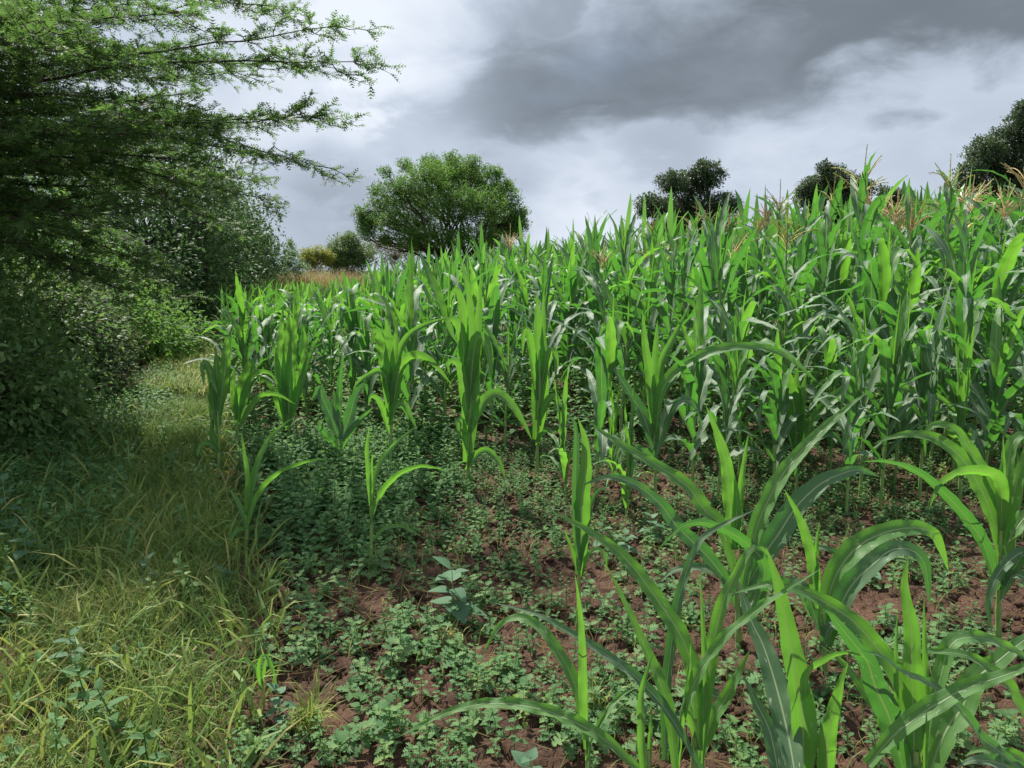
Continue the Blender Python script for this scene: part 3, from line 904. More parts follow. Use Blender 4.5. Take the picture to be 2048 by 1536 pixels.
# ------------------------------------------------------------------ maize
def tassel_mesh(seed, mat, size=0.30):
    r = np.random.default_rng(seed)
    s = Soup()
    nb = r.integers(9, 14)
    for k in range(nb + 1):
        if k == 0:
            L, th, z0 = size, 0.05, 0.0
        else:
            L, th, z0 = size * r.uniform(0.5, 0.8), r.uniform(0.35, 0.95), size * r.uniform(0.0, 0.32)
        a = r.uniform(0, 6.28)
        n = 7
        q = np.linspace(0, 1, n)
        ang = th + q ** 1.5 * r.uniform(0.0, 0.9) * (k > 0)
        d = np.stack([np.sin(ang) * math.cos(a), np.sin(ang) * math.sin(a), np.cos(ang)], 1)
        C = np.cumsum(d, 0) * L / n + np.array([0, 0, z0])
        C = np.vstack([[0, 0, z0], C])
        V, F = tube(C, np.concatenate([[0.003], np.linspace(0.0065, 0.003, n)]), 3)
        s.add(V, F)
        m = int(L / 0.014)
        for j in range(m):
            f = 0.12 + 0.88 * j / m
            i = min(int(f * n), n - 1)
            p = C[i] + (C[i + 1] - C[i]) * (f * n - i)
            dd = unit(d[i] + r.normal(size=3) * 0.55)
            sd = unit(np.cross(dd, r.normal(size=3)))
            l = r.uniform(0.012, 0.019)
            s.add(np.array([p - sd * .002, p + sd * .002, p + dd * l + sd * .0022, p + dd * l - sd * .0022]), np.array([[0, 1, 2], [0, 2, 3]]))
    return s.mesh('tassel', mat, uv=False)


def stalk_mesh(C, r0, nodes, mat=None):
    n = len(C)
    rad = np.linspace(r0, r0 * 0.5, n)
    q = np.linspace(0, 1, n)
    for z in nodes:
        rad = rad * (1 + 0.28 * np.exp(-((q - z) / 0.018) ** 2))
    V, F = tube(C, rad, 8)
    return me_from('stalk', V, F, mat or M_STALK)


def leaf_curve(th0, th1, L, p, az, n=17, kink=None, drift=0.0, r=None):
    s = np.linspace(0, 1, n)
    th = th0 + (th1 - th0) * s ** p
    if kink:
        th = th + kink[1] / (1 + np.exp(-(s - kink[0]) / 0.025))
    th = np.minimum(th, 2.9)
    a = az + drift * s
    d = np.stack([np.sin(th) * np.cos(a), np.sin(th) * np.sin(a), np.cos(th)], 1)
    C = np.vstack([[0, 0, 0], np.cumsum((d[1:] + d[:-1]) * 0.5, 0) * L / (n - 1)])
    side = np.stack([-np.sin(a), np.cos(a), np.zeros(n)], 1)
    T = d
    tw = drift * 1.2 * s + (r.uniform(-0.5, 0.5) if r is not None else 0) * s
    N = np.cross(T, side)
    side = side * np.cos(tw)[:, None] + N * np.sin(tw)[:, None]
    return C, side


def maize_proto(seed, H, style, tassel=None):
    """style: 'tall' with an open stalk, 'mid' with an erect whorl, 'young' with long arching leaves."""
    r = np.random.default_rng(seed)
    root = empty('maize_plant', (0, 0, 0))
    if style == 'column':
        st_top, nl, z_lo, z_hi = H * 0.55, 9, 0.24 * H, 0.54 * H
    elif style == 'tall':
        st_top, nl, z_lo, z_hi = (H - 0.30 if tassel else H * 0.72), 11, 0.16 * H, (H - 0.42 if tassel else H * 0.72)
    elif style == 'mid':
        st_top, nl, z_lo, z_hi = H * 0.62, 10, 0.18 * H, 0.60 * H
    else:
        st_top, nl, z_lo, z_hi = H * 0.36, 8, 0.10 * H, 0.34 * H
    lean = r.normal(size=2) * 0.03 * H
    n = 26
    q = np.linspace(0, 1, n)
    C = np.stack([lean[0] * q ** 2, lean[1] * q ** 2, -0.04 + (st_top + 0.04) * q], 1)
    zs = np.linspace(z_lo, z_hi, nl) + r.normal(size=nl) * 0.01
    r0 = 0.0125 + 0.0035 * (H > 1.7)
    ob('stalk', stalk_mesh(C, r0, [z / st_top for z in zs[:-1]]), root)
    az0 = 0.0
    for i, z in enumerate(zs):
        f = i / (nl - 1)
        az = az0 + math.pi * i + r.normal() * (0.45 if style == 'column' else 0.30)
        kink = None
        if style == 'tall':
            L = (0.58 + 0.36 * math.sin(math.pi * min(1, 0.25 + f * 0.75))) * r.uniform(0.9, 1.1)
            th0 = 0.68 - 0.30 * f + r.normal() * 0.08
            th1 = r.uniform(1.6, 2.6) - 0.6 * f
            p = r.uniform(1.2, 2.0)
            wd = 0.088 + 0.028 * math.sin(math.pi * f)
            if not tassel and f > 0.7:
                th0, th1, L = 0.16, r.uniform(0.3, 0.9), max(0.35, (H - z) / r.uniform(0.98, 1.08))
        elif style == 'column':
            th0, th1, p = r.uniform(0.05, 0.16) + 0.12 * (1 - f), r.uniform(0.10, 0.45) + 0.3 * (1 - f), 1.5
            L = (H - z) * r.uniform(0.70, 1.02)
            if r.random() < 0.55:
                kink = (r.uniform(0.50, 0.78), r.uniform(1.5, 2.4))
            wd = r.uniform(0.092, 0.125)
        elif style == 'mid':
            top = f > 0.45
            if top:
                th0, th1, p = r.uniform(0.06, 0.34), r.uniform(0.3, 1.9), 1.7
                L = (H - z) * r.uniform(0.86, 1.12)
                if r.random() < 0.55:
                    kink = (r.uniform(0.42, 0.82), r.uniform(1.0, 2.3))
            else:
                th0, th1, p = r.uniform(0.25, 0.6), r.uniform(1.4, 2.6), 1.3
                L = r.uniform(0.55, 0.80)
                if r.random() < 0.3:
                    kink = (r.uniform(0.4, 0.7), r.uniform(0.8, 1.4))
            wd = r.uniform(0.078, 0.112)
        else:
            if f > 0.62:
                th0, th1, p, L = r.uniform(0.03, 0.16), r.uniform(0.1, 0.5), 1.5, (H - z) * r.uniform(0.85, 1.08)
            else:
                th0, th1, p, L = r.uniform(0.25, 0.5), r.uniform(1.5, 2.3), 1.15, r.uniform(0.5, 0.75) * min(1.15, H)
            wd = r.uniform(0.042, 0.060)
        if i == 0:
            L *= 0.75
        Cl, side = leaf_curve(th0, th1, L, p, az, 19, kink, r.normal() * 0.35, r)
        zi = min(z, st_top) / st_top
        bp = np.array([lean[0] * zi ** 2, lean[1] * zi ** 2, z])
        sheath = np.array([math.cos(az), math.sin(az), 0]) * r0 * 0.7
        V, F, uv = blade(Cl + bp + sheath, wd, side, fold=r.uniform(0.25, 0.6), wave=r.uniform(0.006, 0.014), seed=seed * 31 + i, base_w=0.5)
        ob('leaf', me_from('leaf', V, F, M_YOUNG if (style == 'young' or (style == 'mid' and f > 0.85)) else M_LEAF, uv), root)
        # the leaf sheath clasping the stalk belongs to the stalk's outline: short tube below each leaf
    if style != 'tall' or not tassel:
        # rolled youngest leaves of the whorl
        for k in range(1):
            L = (H - st_top) * 0.9
            Cl, side = leaf_curve(r.uniform(0.0, 0.06), r.uniform(0.05, 0.2), L, 1.2, r.uniform(0, 6.28), 15, None, 0.2, r)
            V, F, uv = blade(Cl + np.array([lean[0], lean[1], st_top - 0.04]), 0.035, side, fold=1.1, wave=0.003, seed=seed * 77 + k, base_w=0.8, peak=0.2)
            ob('leaf', me_from('leaf', V, F, M_YOUNG, uv), root)
    if tassel:
        t = ob('tassel', tassel_mesh(seed + 5, tassel, r.uniform(0.36, 0.46)), root)
        t.location = (lean[0], lean[1], st_top - 0.02)
        if r.random() < 0.7:
            i = nl // 2
            az = az0 + math.pi * i
            q = np.linspace(0, 1, 9)
            z = zs[i] + 0.02
            d = np.array([math.cos(az) * 0.38, math.sin(az) * 0.38, 0.92])
            Ce = np.array([math.cos(az) * r0, math.sin(az) * r0, z]) + q[:, None] * d * 0.20 + np.array([lean[0] * .3, lean[1] * .3, 0])
            V, F = tube(Ce, 0.008 + 0.016 * np.sin(np.pi * np.clip(q * 0.9 + 0.08, 0, 1)), 8)
            e = ob('ear', me_from('ear', V, F, M_HUSK), root)
            s = Soup()
            for k in range(9):
                dd = unit(d + r.normal(size=3) * 0.35)
                pts = Ce[-1] + np.linspace(0, 1, 5)[:, None] * dd * 0.07 + np.array([0, 0, -0.03]) * (np.linspace(0, 1, 5) ** 2)[:, None]
                V, F = tube(pts, 0.0016, 3)
                s.add(V, F)
            ob('silk', s.mesh('silk', M_SILK, uv=False), e)
    return root


# --- the nearest plants, traced one by one: base pixel, stalk top pixel, leaves (points from base to tip, width px, distance at base and tip, how much the blade faces the camera)
BASES = []


def hero(label, base_px, stalk_px, leaves, rad=0.011, group=None, young=True, seed=0):
    B = gp(*base_px)
    B[2] = float(gzd(B[:1], B[1:2])[0]) - 0.005
    BASES.append(B[:2].copy())
    root = empty('maize_plant', B)
    tag(root, label, 'maize plant', group)
    top = dp(stalk_px[0], stalk_px[1], B[1])
    C = spline([B, B * 0.5 + top * 0.5 + np.array([0.004, 0.01, 0]), top], 22)
    ob('stalk', stalk_mesh(C - B, rad, [0.15, 0.33, 0.55, 0.78]), root)
    camp = np.array([0, 0, CAM_H])
    for k, lf in enumerate(leaves):
        pts, wpx, dy = lf[0], lf[1], lf[2]
        face = lf[3] if len(lf) > 3 else 0.6
        m = lf[4] if len(lf) > 4 else (M_YOUNG if young else M_LEAF)
        y0, y1 = (B[1], B[1] + dy) if not isinstance(dy, tuple) else (B[1] + dy[0], B[1] + dy[1])
        pp = np.array(pts, float)
        s = np.concatenate([[0], np.cumsum(np.linalg.norm(np.diff(pp, axis=0), axis=1))])
        s /= s[-1]
        P = np.array([dp(a, b_, y0 + (y1 - y0) * t) for (a, b_), t in zip(pp, s)])
        n = 30
        C = spline(P, n)
        T = unit(np.gradient(C, axis=0))
        hz = C[-1] - C[0]
        az = math.atan2(hz[1], hz[0]) if np.hypot(hz[0], hz[1]) > 0.05 else 0.6 + k
        nat = np.tile(np.array([-math.sin(az), math.cos(az), 0.0]), (n, 1))
        view = unit(camp - C)
        fc = np.cross(T, view)
        sg = np.sign(np.sum(fc * nat, 1).mean()) or 1.0
        side = unit(nat * (1 - face) + unit(fc) * sg * face)
        W_ = wpx / FPX * (y0 + y1) * 0.5
        V, F, uv = blade(C, W_ * 1.06 / max(0.8, face), side, fold=0.42 if wpx > 20 else 0.8, wave=0.004 + 0.003 * (wpx > 25), seed=seed * 50 + k, base_w=0.5, peak=0.35, blunt=1.9)
        ob('leaf', me_from('leaf', V - B, F, m, uv), root)
    return root


HG = 'large young maize plants in the right foreground'
hero('maize plant with one leaf arched like a hook over the weeds, nearest on the left', (1178, 1570), (1170, 1440), [
    ([(1172, 1500), (1166, 1400), (1164, 1280), (1158, 1205), (1150, 1150)], 21, -0.1, .9),
    ([(1170, 1480), (1152, 1375), (1120, 1310), (1082, 1258), (1040, 1235), (1003, 1248), (978, 1285), (965, 1312)], 23, (-.02, .25), .65),
    ([(1180, 1490), (1200, 1450), (1232, 1400), (1275, 1372)], 15, .15, .6),
    ([(1172, 1520), (1180, 1490), (1172, 1560)], 8, -.1, .7)], seed=1)
hero('maize plant sending one very long leaf low across the soil to the left', (1300, 1640), (1296, 1500), [
    ([(1296, 1560), (1262, 1526), (1205, 1476), (1130, 1436), (1060, 1413), (980, 1406), (910, 1420), (850, 1446), (792, 1476)], 27, (0, .15), .62),
    ([(1290, 1580), (1284, 1500), (1282, 1400), (1293, 1345), (1307, 1303)], 20, .05, .8),
    ([(1297, 1560), (1300, 1480), (1303, 1400)], 12, .05, .7)], seed=2)
hero('leafy maize plant whose long leaf rises steeply left before the bare soil', (1385, 1600), (1390, 1440), [
    ([(1395, 1500), (1390, 1376), (1368, 1285), (1312, 1196), (1250, 1116), (1182, 1064), (1095, 1018)], 34, (.0, .35), .75),
    ([(1402, 1540), (1340, 1432), (1282, 1364), (1234, 1325), (1164, 1279), (1077, 1230), (989, 1206)], 22, (-.05, .1), .55, M_LEAF),
    ([(1352, 1560), (1335, 1411), (1296, 1307), (1252, 1209), (1212, 1128)], 24, (-.05, .15), .7),
    ([(1355, 1540), (1362, 1440), (1374, 1380), (1382, 1286)], 15, -.02, .75),
    ([(1404, 1540), (1412, 1400), (1408, 1296), (1400, 1146)], 16, .1, .8),
    ([(1400, 1500), (1380, 1394), (1438, 1289), (1502, 1230), (1566, 1184), (1638, 1140)], 26, (0, -.1), .55),
    ([(1405, 1480), (1420, 1330), (1445, 1209), (1477, 1139), (1496, 1104), (1512, 1094), (1534, 1106), (1548, 1135)], 31, (.05, .12), .75),
    ([(1330, 1520), (1332, 1390), (1350, 1238), (1362, 1181), (1384, 1114), (1409, 1072), (1460, 1042), (1520, 1015)], 22, (.1, .3), .6, M_LEAF),
    ([(1400, 1520), (1425, 1440), (1455, 1390), (1500, 1300)], 30, (.05, .1), .7)], rad=0.014, seed=3)
hero('maize plant with one broad pale leaf draping down towards the camera', (1590, 1640), (1585, 1520), [
    ([(1606, 1600), (1606, 1453), (1595, 1366), (1575, 1261), (1557, 1174), (1532, 1094)], 50, (.0, .05), .8),
    ([(1650, 1600), (1655, 1480), (1668, 1418), (1682, 1365), (1696, 1326)], 38, -.05, .85),
    ([(1598, 1600), (1578, 1480), (1552, 1372), (1526, 1290), (1502, 1240), (1474, 1155)], 52, (-.12, .35), .85, M_LEAF),
    ([(1566, 1600), (1542, 1471), (1515, 1411), (1497, 1372), (1486, 1350)], 36, (-.08, .1), .9, M_LEAF),
    ([(1590, 1560), (1612, 1430), (1612, 1352), (1646, 1322), (1682, 1307), (1720, 1310), (1752, 1335)], 22, (.1, -.1), .55)], rad=0.013, seed=4)
hero('yellow green maize plant with a broad upright leaf in the bottom right corner', (1830, 1640), (1832, 1500), [
    ([(1828, 1560), (1827, 1436), (1823, 1349), (1823, 1262), (1809, 1174), (1816, 1112)], 46, 0, .9),
    ([(1850, 1540), (1851, 1366), (1849, 1279), (1848, 1195)], 19, .02, .9),
    ([(1796, 1500), (1792, 1380), (1792, 1297), (1795, 1216)], 14, .05, .9),
    ([(1822, 1540), (1816, 1453), (1808, 1384), (1781, 1331), (1750, 1290), (1705, 1241), (1652, 1206), (1600, 1181), (1540, 1168), (1462, 1188)], 40, (.0, .2), .7),
    ([(1812, 1560), (1780, 1440), (1752, 1377), (1733, 1321), (1687, 1262), (1655, 1222), (1640, 1228)], 52, (.03, -.05), .85, M_LEAF),
    ([(1850, 1480), (1860, 1412), (1879, 1359), (1897, 1297), (1923, 1276), (1978, 1279), (2048, 1312), (2090, 1350)], 30, (.05, .2), .6),
    ([(1760, 1640), (1736, 1530), (1792, 1467), (1862, 1415), (1931, 1377), (1991, 1356), (2048, 1335), (2120, 1302)][1:], 38, (-.15, -.1), .7),
    ([(1850, 1580), (1886, 1471), (1922, 1416), (1950, 1359), (1994, 1322), (2048, 1280), (2100, 1250)], 52, (.05, .25), .8),
    ([(1815, 1570), (1770, 1450), (1720, 1370), (1680, 1320), (1640, 1290)], 26, (.05, .25), .7)], rad=0.016, seed=5)
hero('maize plant mostly outside the picture at the bottom right, its leaves reaching in', (2085, 1640), (2080, 1500), [
    ([(2075, 1480), (2019, 1373), (1977, 1335), (1931, 1310), (1862, 1302), (1790, 1300)], 23, (0, .1), .6),
    ([(2070, 1560), (1994, 1499), (1966, 1478), (1931, 1429), (1886, 1384), (1844, 1359), (1809, 1345), (1767, 1314), (1722, 1300)], 22, (-.02, -.1), .6, M_LEAF),
    ([(2080, 1560), (2010, 1530), (1950, 1520), (1915, 1535)], 34, (.0, -.1), .7, M_LEAF),
    ([(2080, 1540), (2020, 1510), (1960, 1500), (1930, 1512)], 26, (.1, .1), .6)], rad=0.013, seed=6)
hero('maize plant with an upright split whorl standing on bare soil in the right foreground', (1478, 1290), (1472, 1130), [
    ([(1470, 1100), (1460, 1014), (1452, 926), (1431, 859), (1412, 812)], 32, 0, .9),
    ([(1474, 1090), (1478, 1014), (1487, 932), (1497, 868)], 19, .03, .9),
    ([(1470, 1100), (1474, 1010), (1470, 950)], 22, -.03, .9),
    ([(1488, 1170), (1512, 1062), (1534, 1006), (1569, 944), (1627, 877), (1698, 812), (1738, 782)], 31, (0, .25), .65),
    ([(1490, 1180), (1536, 1099), (1558, 1067), (1594, 1012), (1642, 967), (1690, 945), (1720, 940), (1760, 954)], 46, (0, .1), .75, M_LEAF),
    ([(1470, 1150), (1440, 1050), (1411, 1023), (1381, 979), (1349, 953), (1311, 929), (1282, 912), (1223, 877), (1173, 840)], 28, (0, .3), .65),
    ([(1468, 1190), (1430, 1130), (1387, 1085), (1352, 1050), (1323, 1011), (1282, 976), (1238, 956), (1200, 956), (1164, 972)], 30, (0, .1), .75, M_LEAF),
    ([(1500, 1250), (1530, 1140), (1490, 1085), (1440, 1056), (1398, 1045), (1355, 1059), (1313, 1103)], 26, (0, -.3), .7, M_LEAF),
    ([(1475, 1220), (1440, 1150), (1400, 1135), (1350, 1140), (1318, 1165)], 24, (.05, .0), .6, M_LEAF),
    ([(1480, 1230), (1520, 1180), (1555, 1160), (1600, 1190), (1622, 1240)], 24, (.02, .1), .6, M_LEAF)], rad=0.014, seed=7)
hero('slim maize plant with one folded upright leaf, left of the split whorl', (1155, 1262), (1158, 1130), [
    ([(1158, 1150), (1161, 1073), (1164, 1000), (1171, 941), (1170, 883), (1156, 836)], 35, 0, .85),
    ([(1160, 1140), (1172, 1060), (1185, 1003), (1200, 980), (1221, 972)], 18, .05, .7, M_LEAF),
    ([(1158, 1120), (1150, 1000), (1152, 900), (1150, 850), (1138, 835), (1128, 860)], 20, .08, .7, M_LEAF),
    ([(1160, 1160), (1180, 1110), (1200, 1100), (1212, 1120), (1210, 1150)], 13, (.02, -.05), .6),
    ([(1158, 1150), (1140, 1090), (1128, 1060)], 12, .02, .7)], seed=8)
hero('maize plant with a spike and two broad leaves arching to the right over the soil', (1650, 1345), (1638, 1190), [
    ([(1632, 1220), (1626, 1132), (1616, 1088), (1598, 1035), (1569, 979)], 26, 0, .9),
    ([(1634, 1200), (1632, 1110), (1639, 1041)], 13, .02, .9),
    ([(1648, 1260), (1658, 1192), (1678, 1140), (1715, 1094), (1767, 1066), (1816, 1056), (1860, 1062), (1880, 1091), (1897, 1142)], 44, (0, .15), .7),
    ([(1655, 1290), (1684, 1206), (1709, 1164), (1740, 1133), (1781, 1101), (1817, 1098), (1844, 1118), (1855, 1157), (1858, 1210)], 42, (0, -.1), .7, M_LEAF),
    ([(1640, 1260), (1610, 1180), (1590, 1170), (1560, 1195), (1545, 1230)], 26, (0, .1), .6, M_LEAF),
    ([(1645, 1270), (1660, 1230), (1690, 1140), (1680, 1110), (1640, 1095), (1610, 1110)], 22, (.05, .2), .6, M_LEAF),
    ([(1645, 1300), (1660, 1255), (1700, 1262), (1720, 1295)], 22, (.0, -.1), .6, M_LEAF)], rad=0.013, seed=9)
hero('tall young maize plant at the right edge with a yellow spike and long arching leaves', (1998, 1285), (2002, 1060), [
    ([(2002, 1090), (2003, 1019), (2006, 941), (2006, 870)], 17, 0, .9),
    ([(2004, 1090), (2012, 1000), (2017, 925), (2028, 882), (2055, 874), (2100, 930)], 26, (0, .1), .6),
    ([(2000, 1110), (1984, 1030), (1952, 960), (1920, 913), (1873, 878), (1819, 868), (1772, 878), (1748, 888)], 32, (0, .2), .7),
    ([(2000, 1080), (1987, 1000), (1963, 941), (1936, 894), (1909, 859), (1877, 849), (1855, 862), (1850, 915)], 26, (.05, .2), .65),
    ([(1996, 1180), (1971, 1097), (1944, 1050), (1912, 1011), (1873, 972), (1830, 941), (1776, 923), (1725, 923)], 25, (0, -.2), .65, M_LEAF),
    ([(2002, 1060), (1998, 960), (1940, 941), (1889, 960), (1870, 987), (1858, 1020)], 25, (0, -.15), .65),
    ([(2000, 1160), (2010, 1100), (2048, 1035), (2110, 985)], 30, (0, .1), .7),
    ([(2006, 1170), (2047, 1105), (2012, 1128), (1987, 1167), (1977, 1216), (1984, 1268)], 22, (0, -.15), .7, M_LEAF),
    ([(2002, 1090), (2020, 1020), (2040, 940), (2052, 890)], 30, (.05, .1), .8),
    ([(2000, 1200), (2030, 1150), (2070, 1180), (2080, 1260)], 24, (0, -.1), .6, M_LEAF)], rad=0.014, seed=10)
hero('slim young maize plant among the weeds with a leaf arching out low to the right', (740, 1150), (741, 985), [
    ([(741, 1010), (738, 950), (734, 900), (738, 855)], 14, 0, .85),
    ([(744, 1010), (752, 950), (772, 910), (800, 880), (838, 848)], 13, (0, .2), .7),
    ([(742, 1050), (752, 1010), (772, 975), (800, 948), (840, 933), (880, 938), (895, 945)], 15, (0, -.15), .65),
    ([(741, 1090), (752, 1075), (775, 1055), (810, 1055), (845, 1075)], 10, (0, .1), .65),
    ([(741, 1010), (742, 950), (745, 905)], 10, .0, .8)], rad=0.012, seed=11)
hero('slim young maize plant beside the grassy path with two long leaves in a V', (490, 1118), (492, 1010), [
    ([(492, 1030), (496, 960), (490, 910), (482, 860)], 13, 0, .85),
    ([(495, 1030), (510, 950), (525, 905), (545, 870), (592, 830)], 15, (0, .15), .7),
    ([(494, 1060), (512, 1000), (540, 960), (580, 935), (640, 918), (660, 925)], 13, (0, -.2), .65),
    ([(491, 1050), (478, 1010), (458, 975)], 12, (0, .1), .7),
    ([(491, 1060), (475, 1060), (462, 1080), (455, 1100)], 11, (0, -.1), .7)], rad=0.012, seed=12)
hero('short maize plant with wavy leaves held out on both sides among the weeds', (680, 945), (680, 830), [
    ([(680, 850), (679, 790), (682, 745), (688, 708)], 16, 0, .85, M_LEAF),
    ([(679, 880), (660, 830), (645, 795), (640, 775), (630, 790), (622, 800)], 24, (0, .1), .8, M_LEAF),
    ([(680, 900), (660, 880), (640, 855), (638, 840)], 20, (0, -.1), .8, M_LEAF),
    ([(682, 880), (700, 830), (712, 790), (730, 770), (735, 790)], 22, (0, .1), .8, M_LEAF),
    ([(681, 860), (670, 815), (668, 780)], 18, (.05, .1), .8, M_LEAF),
    ([(683, 900), (698, 870), (720, 840), (745, 815)], 16, (0, -.1), .75, M_LEAF)], rad=0.010, seed=13, young=False)
hero('maize plant with a fan of narrow upright leaves, one bent over far to the right', (1594, 985), (1592, 880), [
    ([(1592, 900), (1590, 833), (1580, 763), (1560, 716)], 32, 0, .9),
    ([(1594, 900), (1600, 830), (1606, 780), (1614, 742)], 22, .03, .9),
    ([(1594, 900), (1596, 830), (1592, 770), (1596, 730)], 26, .06, .9),
    ([(1595, 930), (1624, 847), (1659, 804), (1698, 778), (1737, 769), (1780, 771), (1819, 780), (1873, 792), (1912, 823), (1946, 864)], 22, (0, .3), .6),
    ([(1593, 930), (1570, 850), (1520, 790), (1460, 770), (1412, 775)], 20, (0, .2), .6, M_LEAF),
    ([(1593, 950), (1610, 900), (1660, 870), (1700, 905), (1710, 930)], 18, (0, -.2), .6, M_LEAF)], rad=0.012, seed=14)
hero('maize plant throwing one leaf in a wide flat arch over the middle of the field', (1312, 1010), (1308, 840), [
    ([(1310, 880), (1322, 790), (1350, 745), (1402, 712), (1460, 695), (1519, 695), (1563, 707), (1607, 739), (1644, 773)], 24, (0, -.2), .6),
    ([(1308, 860), (1300, 760), (1290, 690), (1285, 620)], 22, 0, .85),
    ([(1309, 860), (1320, 740), (1345, 680), (1380, 610)], 20, (.05, .2), .75),
    ([(1308, 870), (1308, 760), (1312, 690), (1315, 640)], 22, .05, .9),
    ([(1307, 900), (1290, 840), (1262, 790), (1230, 740), (1215, 720)], 24, (0, .2), .7, M_LEAF),
    ([(1308, 920), (1340, 830), (1370, 800), (1395, 820), (1405, 860)], 22, (0, -.1), .65, M_LEAF),
    ([(1308, 940), (1285, 900), (1262, 900), (1250, 930)], 18, (0, -.1), .65, M_LEAF)], rad=0.012, seed=15)

hero('broad bright maize plant standing alone at centre, grey leaf tips hanging from it', (934, 984), (938, 800), [
    ([(935, 924), (942, 789), (943, 655), (938, 590), (930, 552)], 40, 0, .95),
    ([(938, 850), (952, 720), (958, 620), (962, 545)], 24, .04, .9),
    ([(936, 800), (926, 700), (925, 620), (914, 578), (903, 590), (900, 612)], 26, (.0, -.05), .85),
    ([(935, 840), (922, 742), (908, 722), (896, 727), (900, 750)], 22, (0, -.1), .85),
    ([(938, 802), (950, 690), (963, 674), (977, 700), (984, 762)], 28, (0, -.15), .85),
    ([(936, 780), (924, 672), (910, 642), (898, 640), (905, 668), (918, 690)], 24, (.02, -.1), .85),
    ([(940, 866), (967, 805), (994, 788), (1022, 808), (1048, 848), (1064, 880)], 21, (0, -.1), .7),
    ([(934, 940), (950, 915), (972, 903), (996, 922), (1012, 960)], 18, (0, -.12), .7),
    ([(934, 900), (924, 850), (918, 840), (919, 885)], 18, (0, -.08), .8)], rad=0.016, seed=21)
hero('upright bright maize plant right of the one standing alone at centre', (1073, 957), (1076, 800), [
    ([(1074, 880), (1080, 775), (1077, 681), (1074, 592)], 38, 0, .95),
    ([(1076, 840), (1084, 720), (1086, 640), (1088, 580)], 22, .04, .9),
    ([(1073, 800), (1066, 720), (1056, 662), (1048, 664), (1045, 712)], 20, (0, -.08), .85),
    ([(1077, 850), (1090, 812), (1103, 794), (1114, 798), (1106, 828)], 19, (0, -.1), .8),
    ([(1078, 800), (1092, 730), (1104, 700), (1112, 720), (1110, 760)], 20, (.02, -.1), .8),
    ([(1074, 890), (1084, 870), (1098, 862), (1112, 880)], 14, (0, -.08), .7)], rad=0.015, seed=22)
hero('tall maize plant left of centre with one thin leaf reaching up to the right', (780, 960), (780, 800), [
    ([(780, 830), (777, 708), (775, 660), (773, 612)], 30, 0, .95),
    ([(782, 800), (790, 700), (795, 632)], 20, .03, .9),
    ([(781, 820), (792, 730), (813, 677), (848, 651), (902, 633)], 18, (0, .15), .75),
    ([(779, 800), (768, 730), (757, 670), (747, 664), (744, 700)], 24, (0, -.08), .85),
    ([(780, 870), (766, 820), (753, 796), (742, 793), (737, 812)], 18, (0, -.1), .75),
    ([(780, 790), (765, 745), (735, 752), (713, 770), (705, 786)], 16, (0, -.1), .7),
    ([(783, 830), (800, 740), (822, 712), (850, 714), (876, 736), (902, 768)], 21, (0, -.1), .75),
    ([(781, 850), (790, 815), (807, 808), (821, 834), (834, 858)], 17, (0, -.1), .75),
    ([(781, 800), (790, 752), (800, 742), (806, 770)], 20, (.03, 0), .8)], rad=0.015, seed=23)
hero('maize plant at the field corner by the path with grey leaf tips hanging', (437, 960), (435, 820), [
    ([(436, 850), (434, 755), (431, 692)], 24, 0, .95),
    ([(438, 830), (450, 740), (453, 690), (458, 672), (464, 700)], 24, (0, -.05), .9),
    ([(434, 830), (424, 760), (413, 728), (406, 730), (408, 775)], 20, (0, -.08), .85),
    ([(437, 860), (425, 800), (424, 765), (436, 790)], 20, (.02, -.1), .8),
    ([(437, 900), (425, 870), (422, 840)], 12, (0, -.05), .8),
    ([(437, 905), (420, 888), (402, 892), (394, 915)], 13, (0, -.1), .7)], rad=0.012, seed=24)
hero('arching maize plant beside the field corner, its leaves drooping to the right', (474, 930), (474, 820), [
    ([(474, 845), (484, 775), (498, 728), (506, 722), (508, 750)], 21, (0, -.05), .85),
    ([(473, 840), (466, 770), (470, 735)], 18, .02, .9),
    ([(476, 830), (503, 756), (536, 745), (558, 770)], 15, (0, -.1), .7),
    ([(476, 860), (515, 798), (552, 789), (590, 808)], 14, (0, -.1), .7),
    ([(474, 850), (490, 790), (486, 755)], 18, (.03, .05), .85)], rad=0.012, seed=25)
hero('bushy maize plant with a fan of many upright leaves left of the field centre', (576, 905), (577, 800), [
    ([(572, 850), (560, 720), (564, 640), (567, 608)], 26, 0, .95),
    ([(577, 850), (583, 720), (592, 640), (600, 604)], 24, .03, .95),
    ([(575, 850), (574, 700), (578, 618)], 24, .06, .9),
    ([(580, 850), (612, 735), (640, 666)], 17, (0, .1), .8),
    ([(573, 830), (556, 740), (546, 684), (538, 690)], 18, (0, .05), .8),
    ([(580, 850), (600, 760), (612, 690), (606, 650)], 20, (.05, .1), .85),
    ([(574, 860), (548, 790), (530, 760), (515, 775)], 16, (0, -.1), .75)], rad=0.015, seed=26)

# --- prototypes for the rest
PROTO = {}
sd = 1000
for style, hs in (('column', (1.35, 1.5, 1.6)), ('mid', (1.30, 1.45, 1.50, 1.60)), ('tall', (1.95, 2.15)), ('young', (1.0, 1.15))):
    for h in hs:
        PROTO.setdefault(style, []).append((maize_proto(sd, h, style), h))
        sd += 1
for m, key in ((M_TASSEL, 'straw'), (M_TASSEL_PINK, 'pink'), (M_TASSEL_GREEN, 'yellow')):
    for h in (2.2, 2.35):
        PROTO.setdefault('tassel_' + key, []).append((maize_proto(sd, h, 'tall', m), h))
        sd += 1


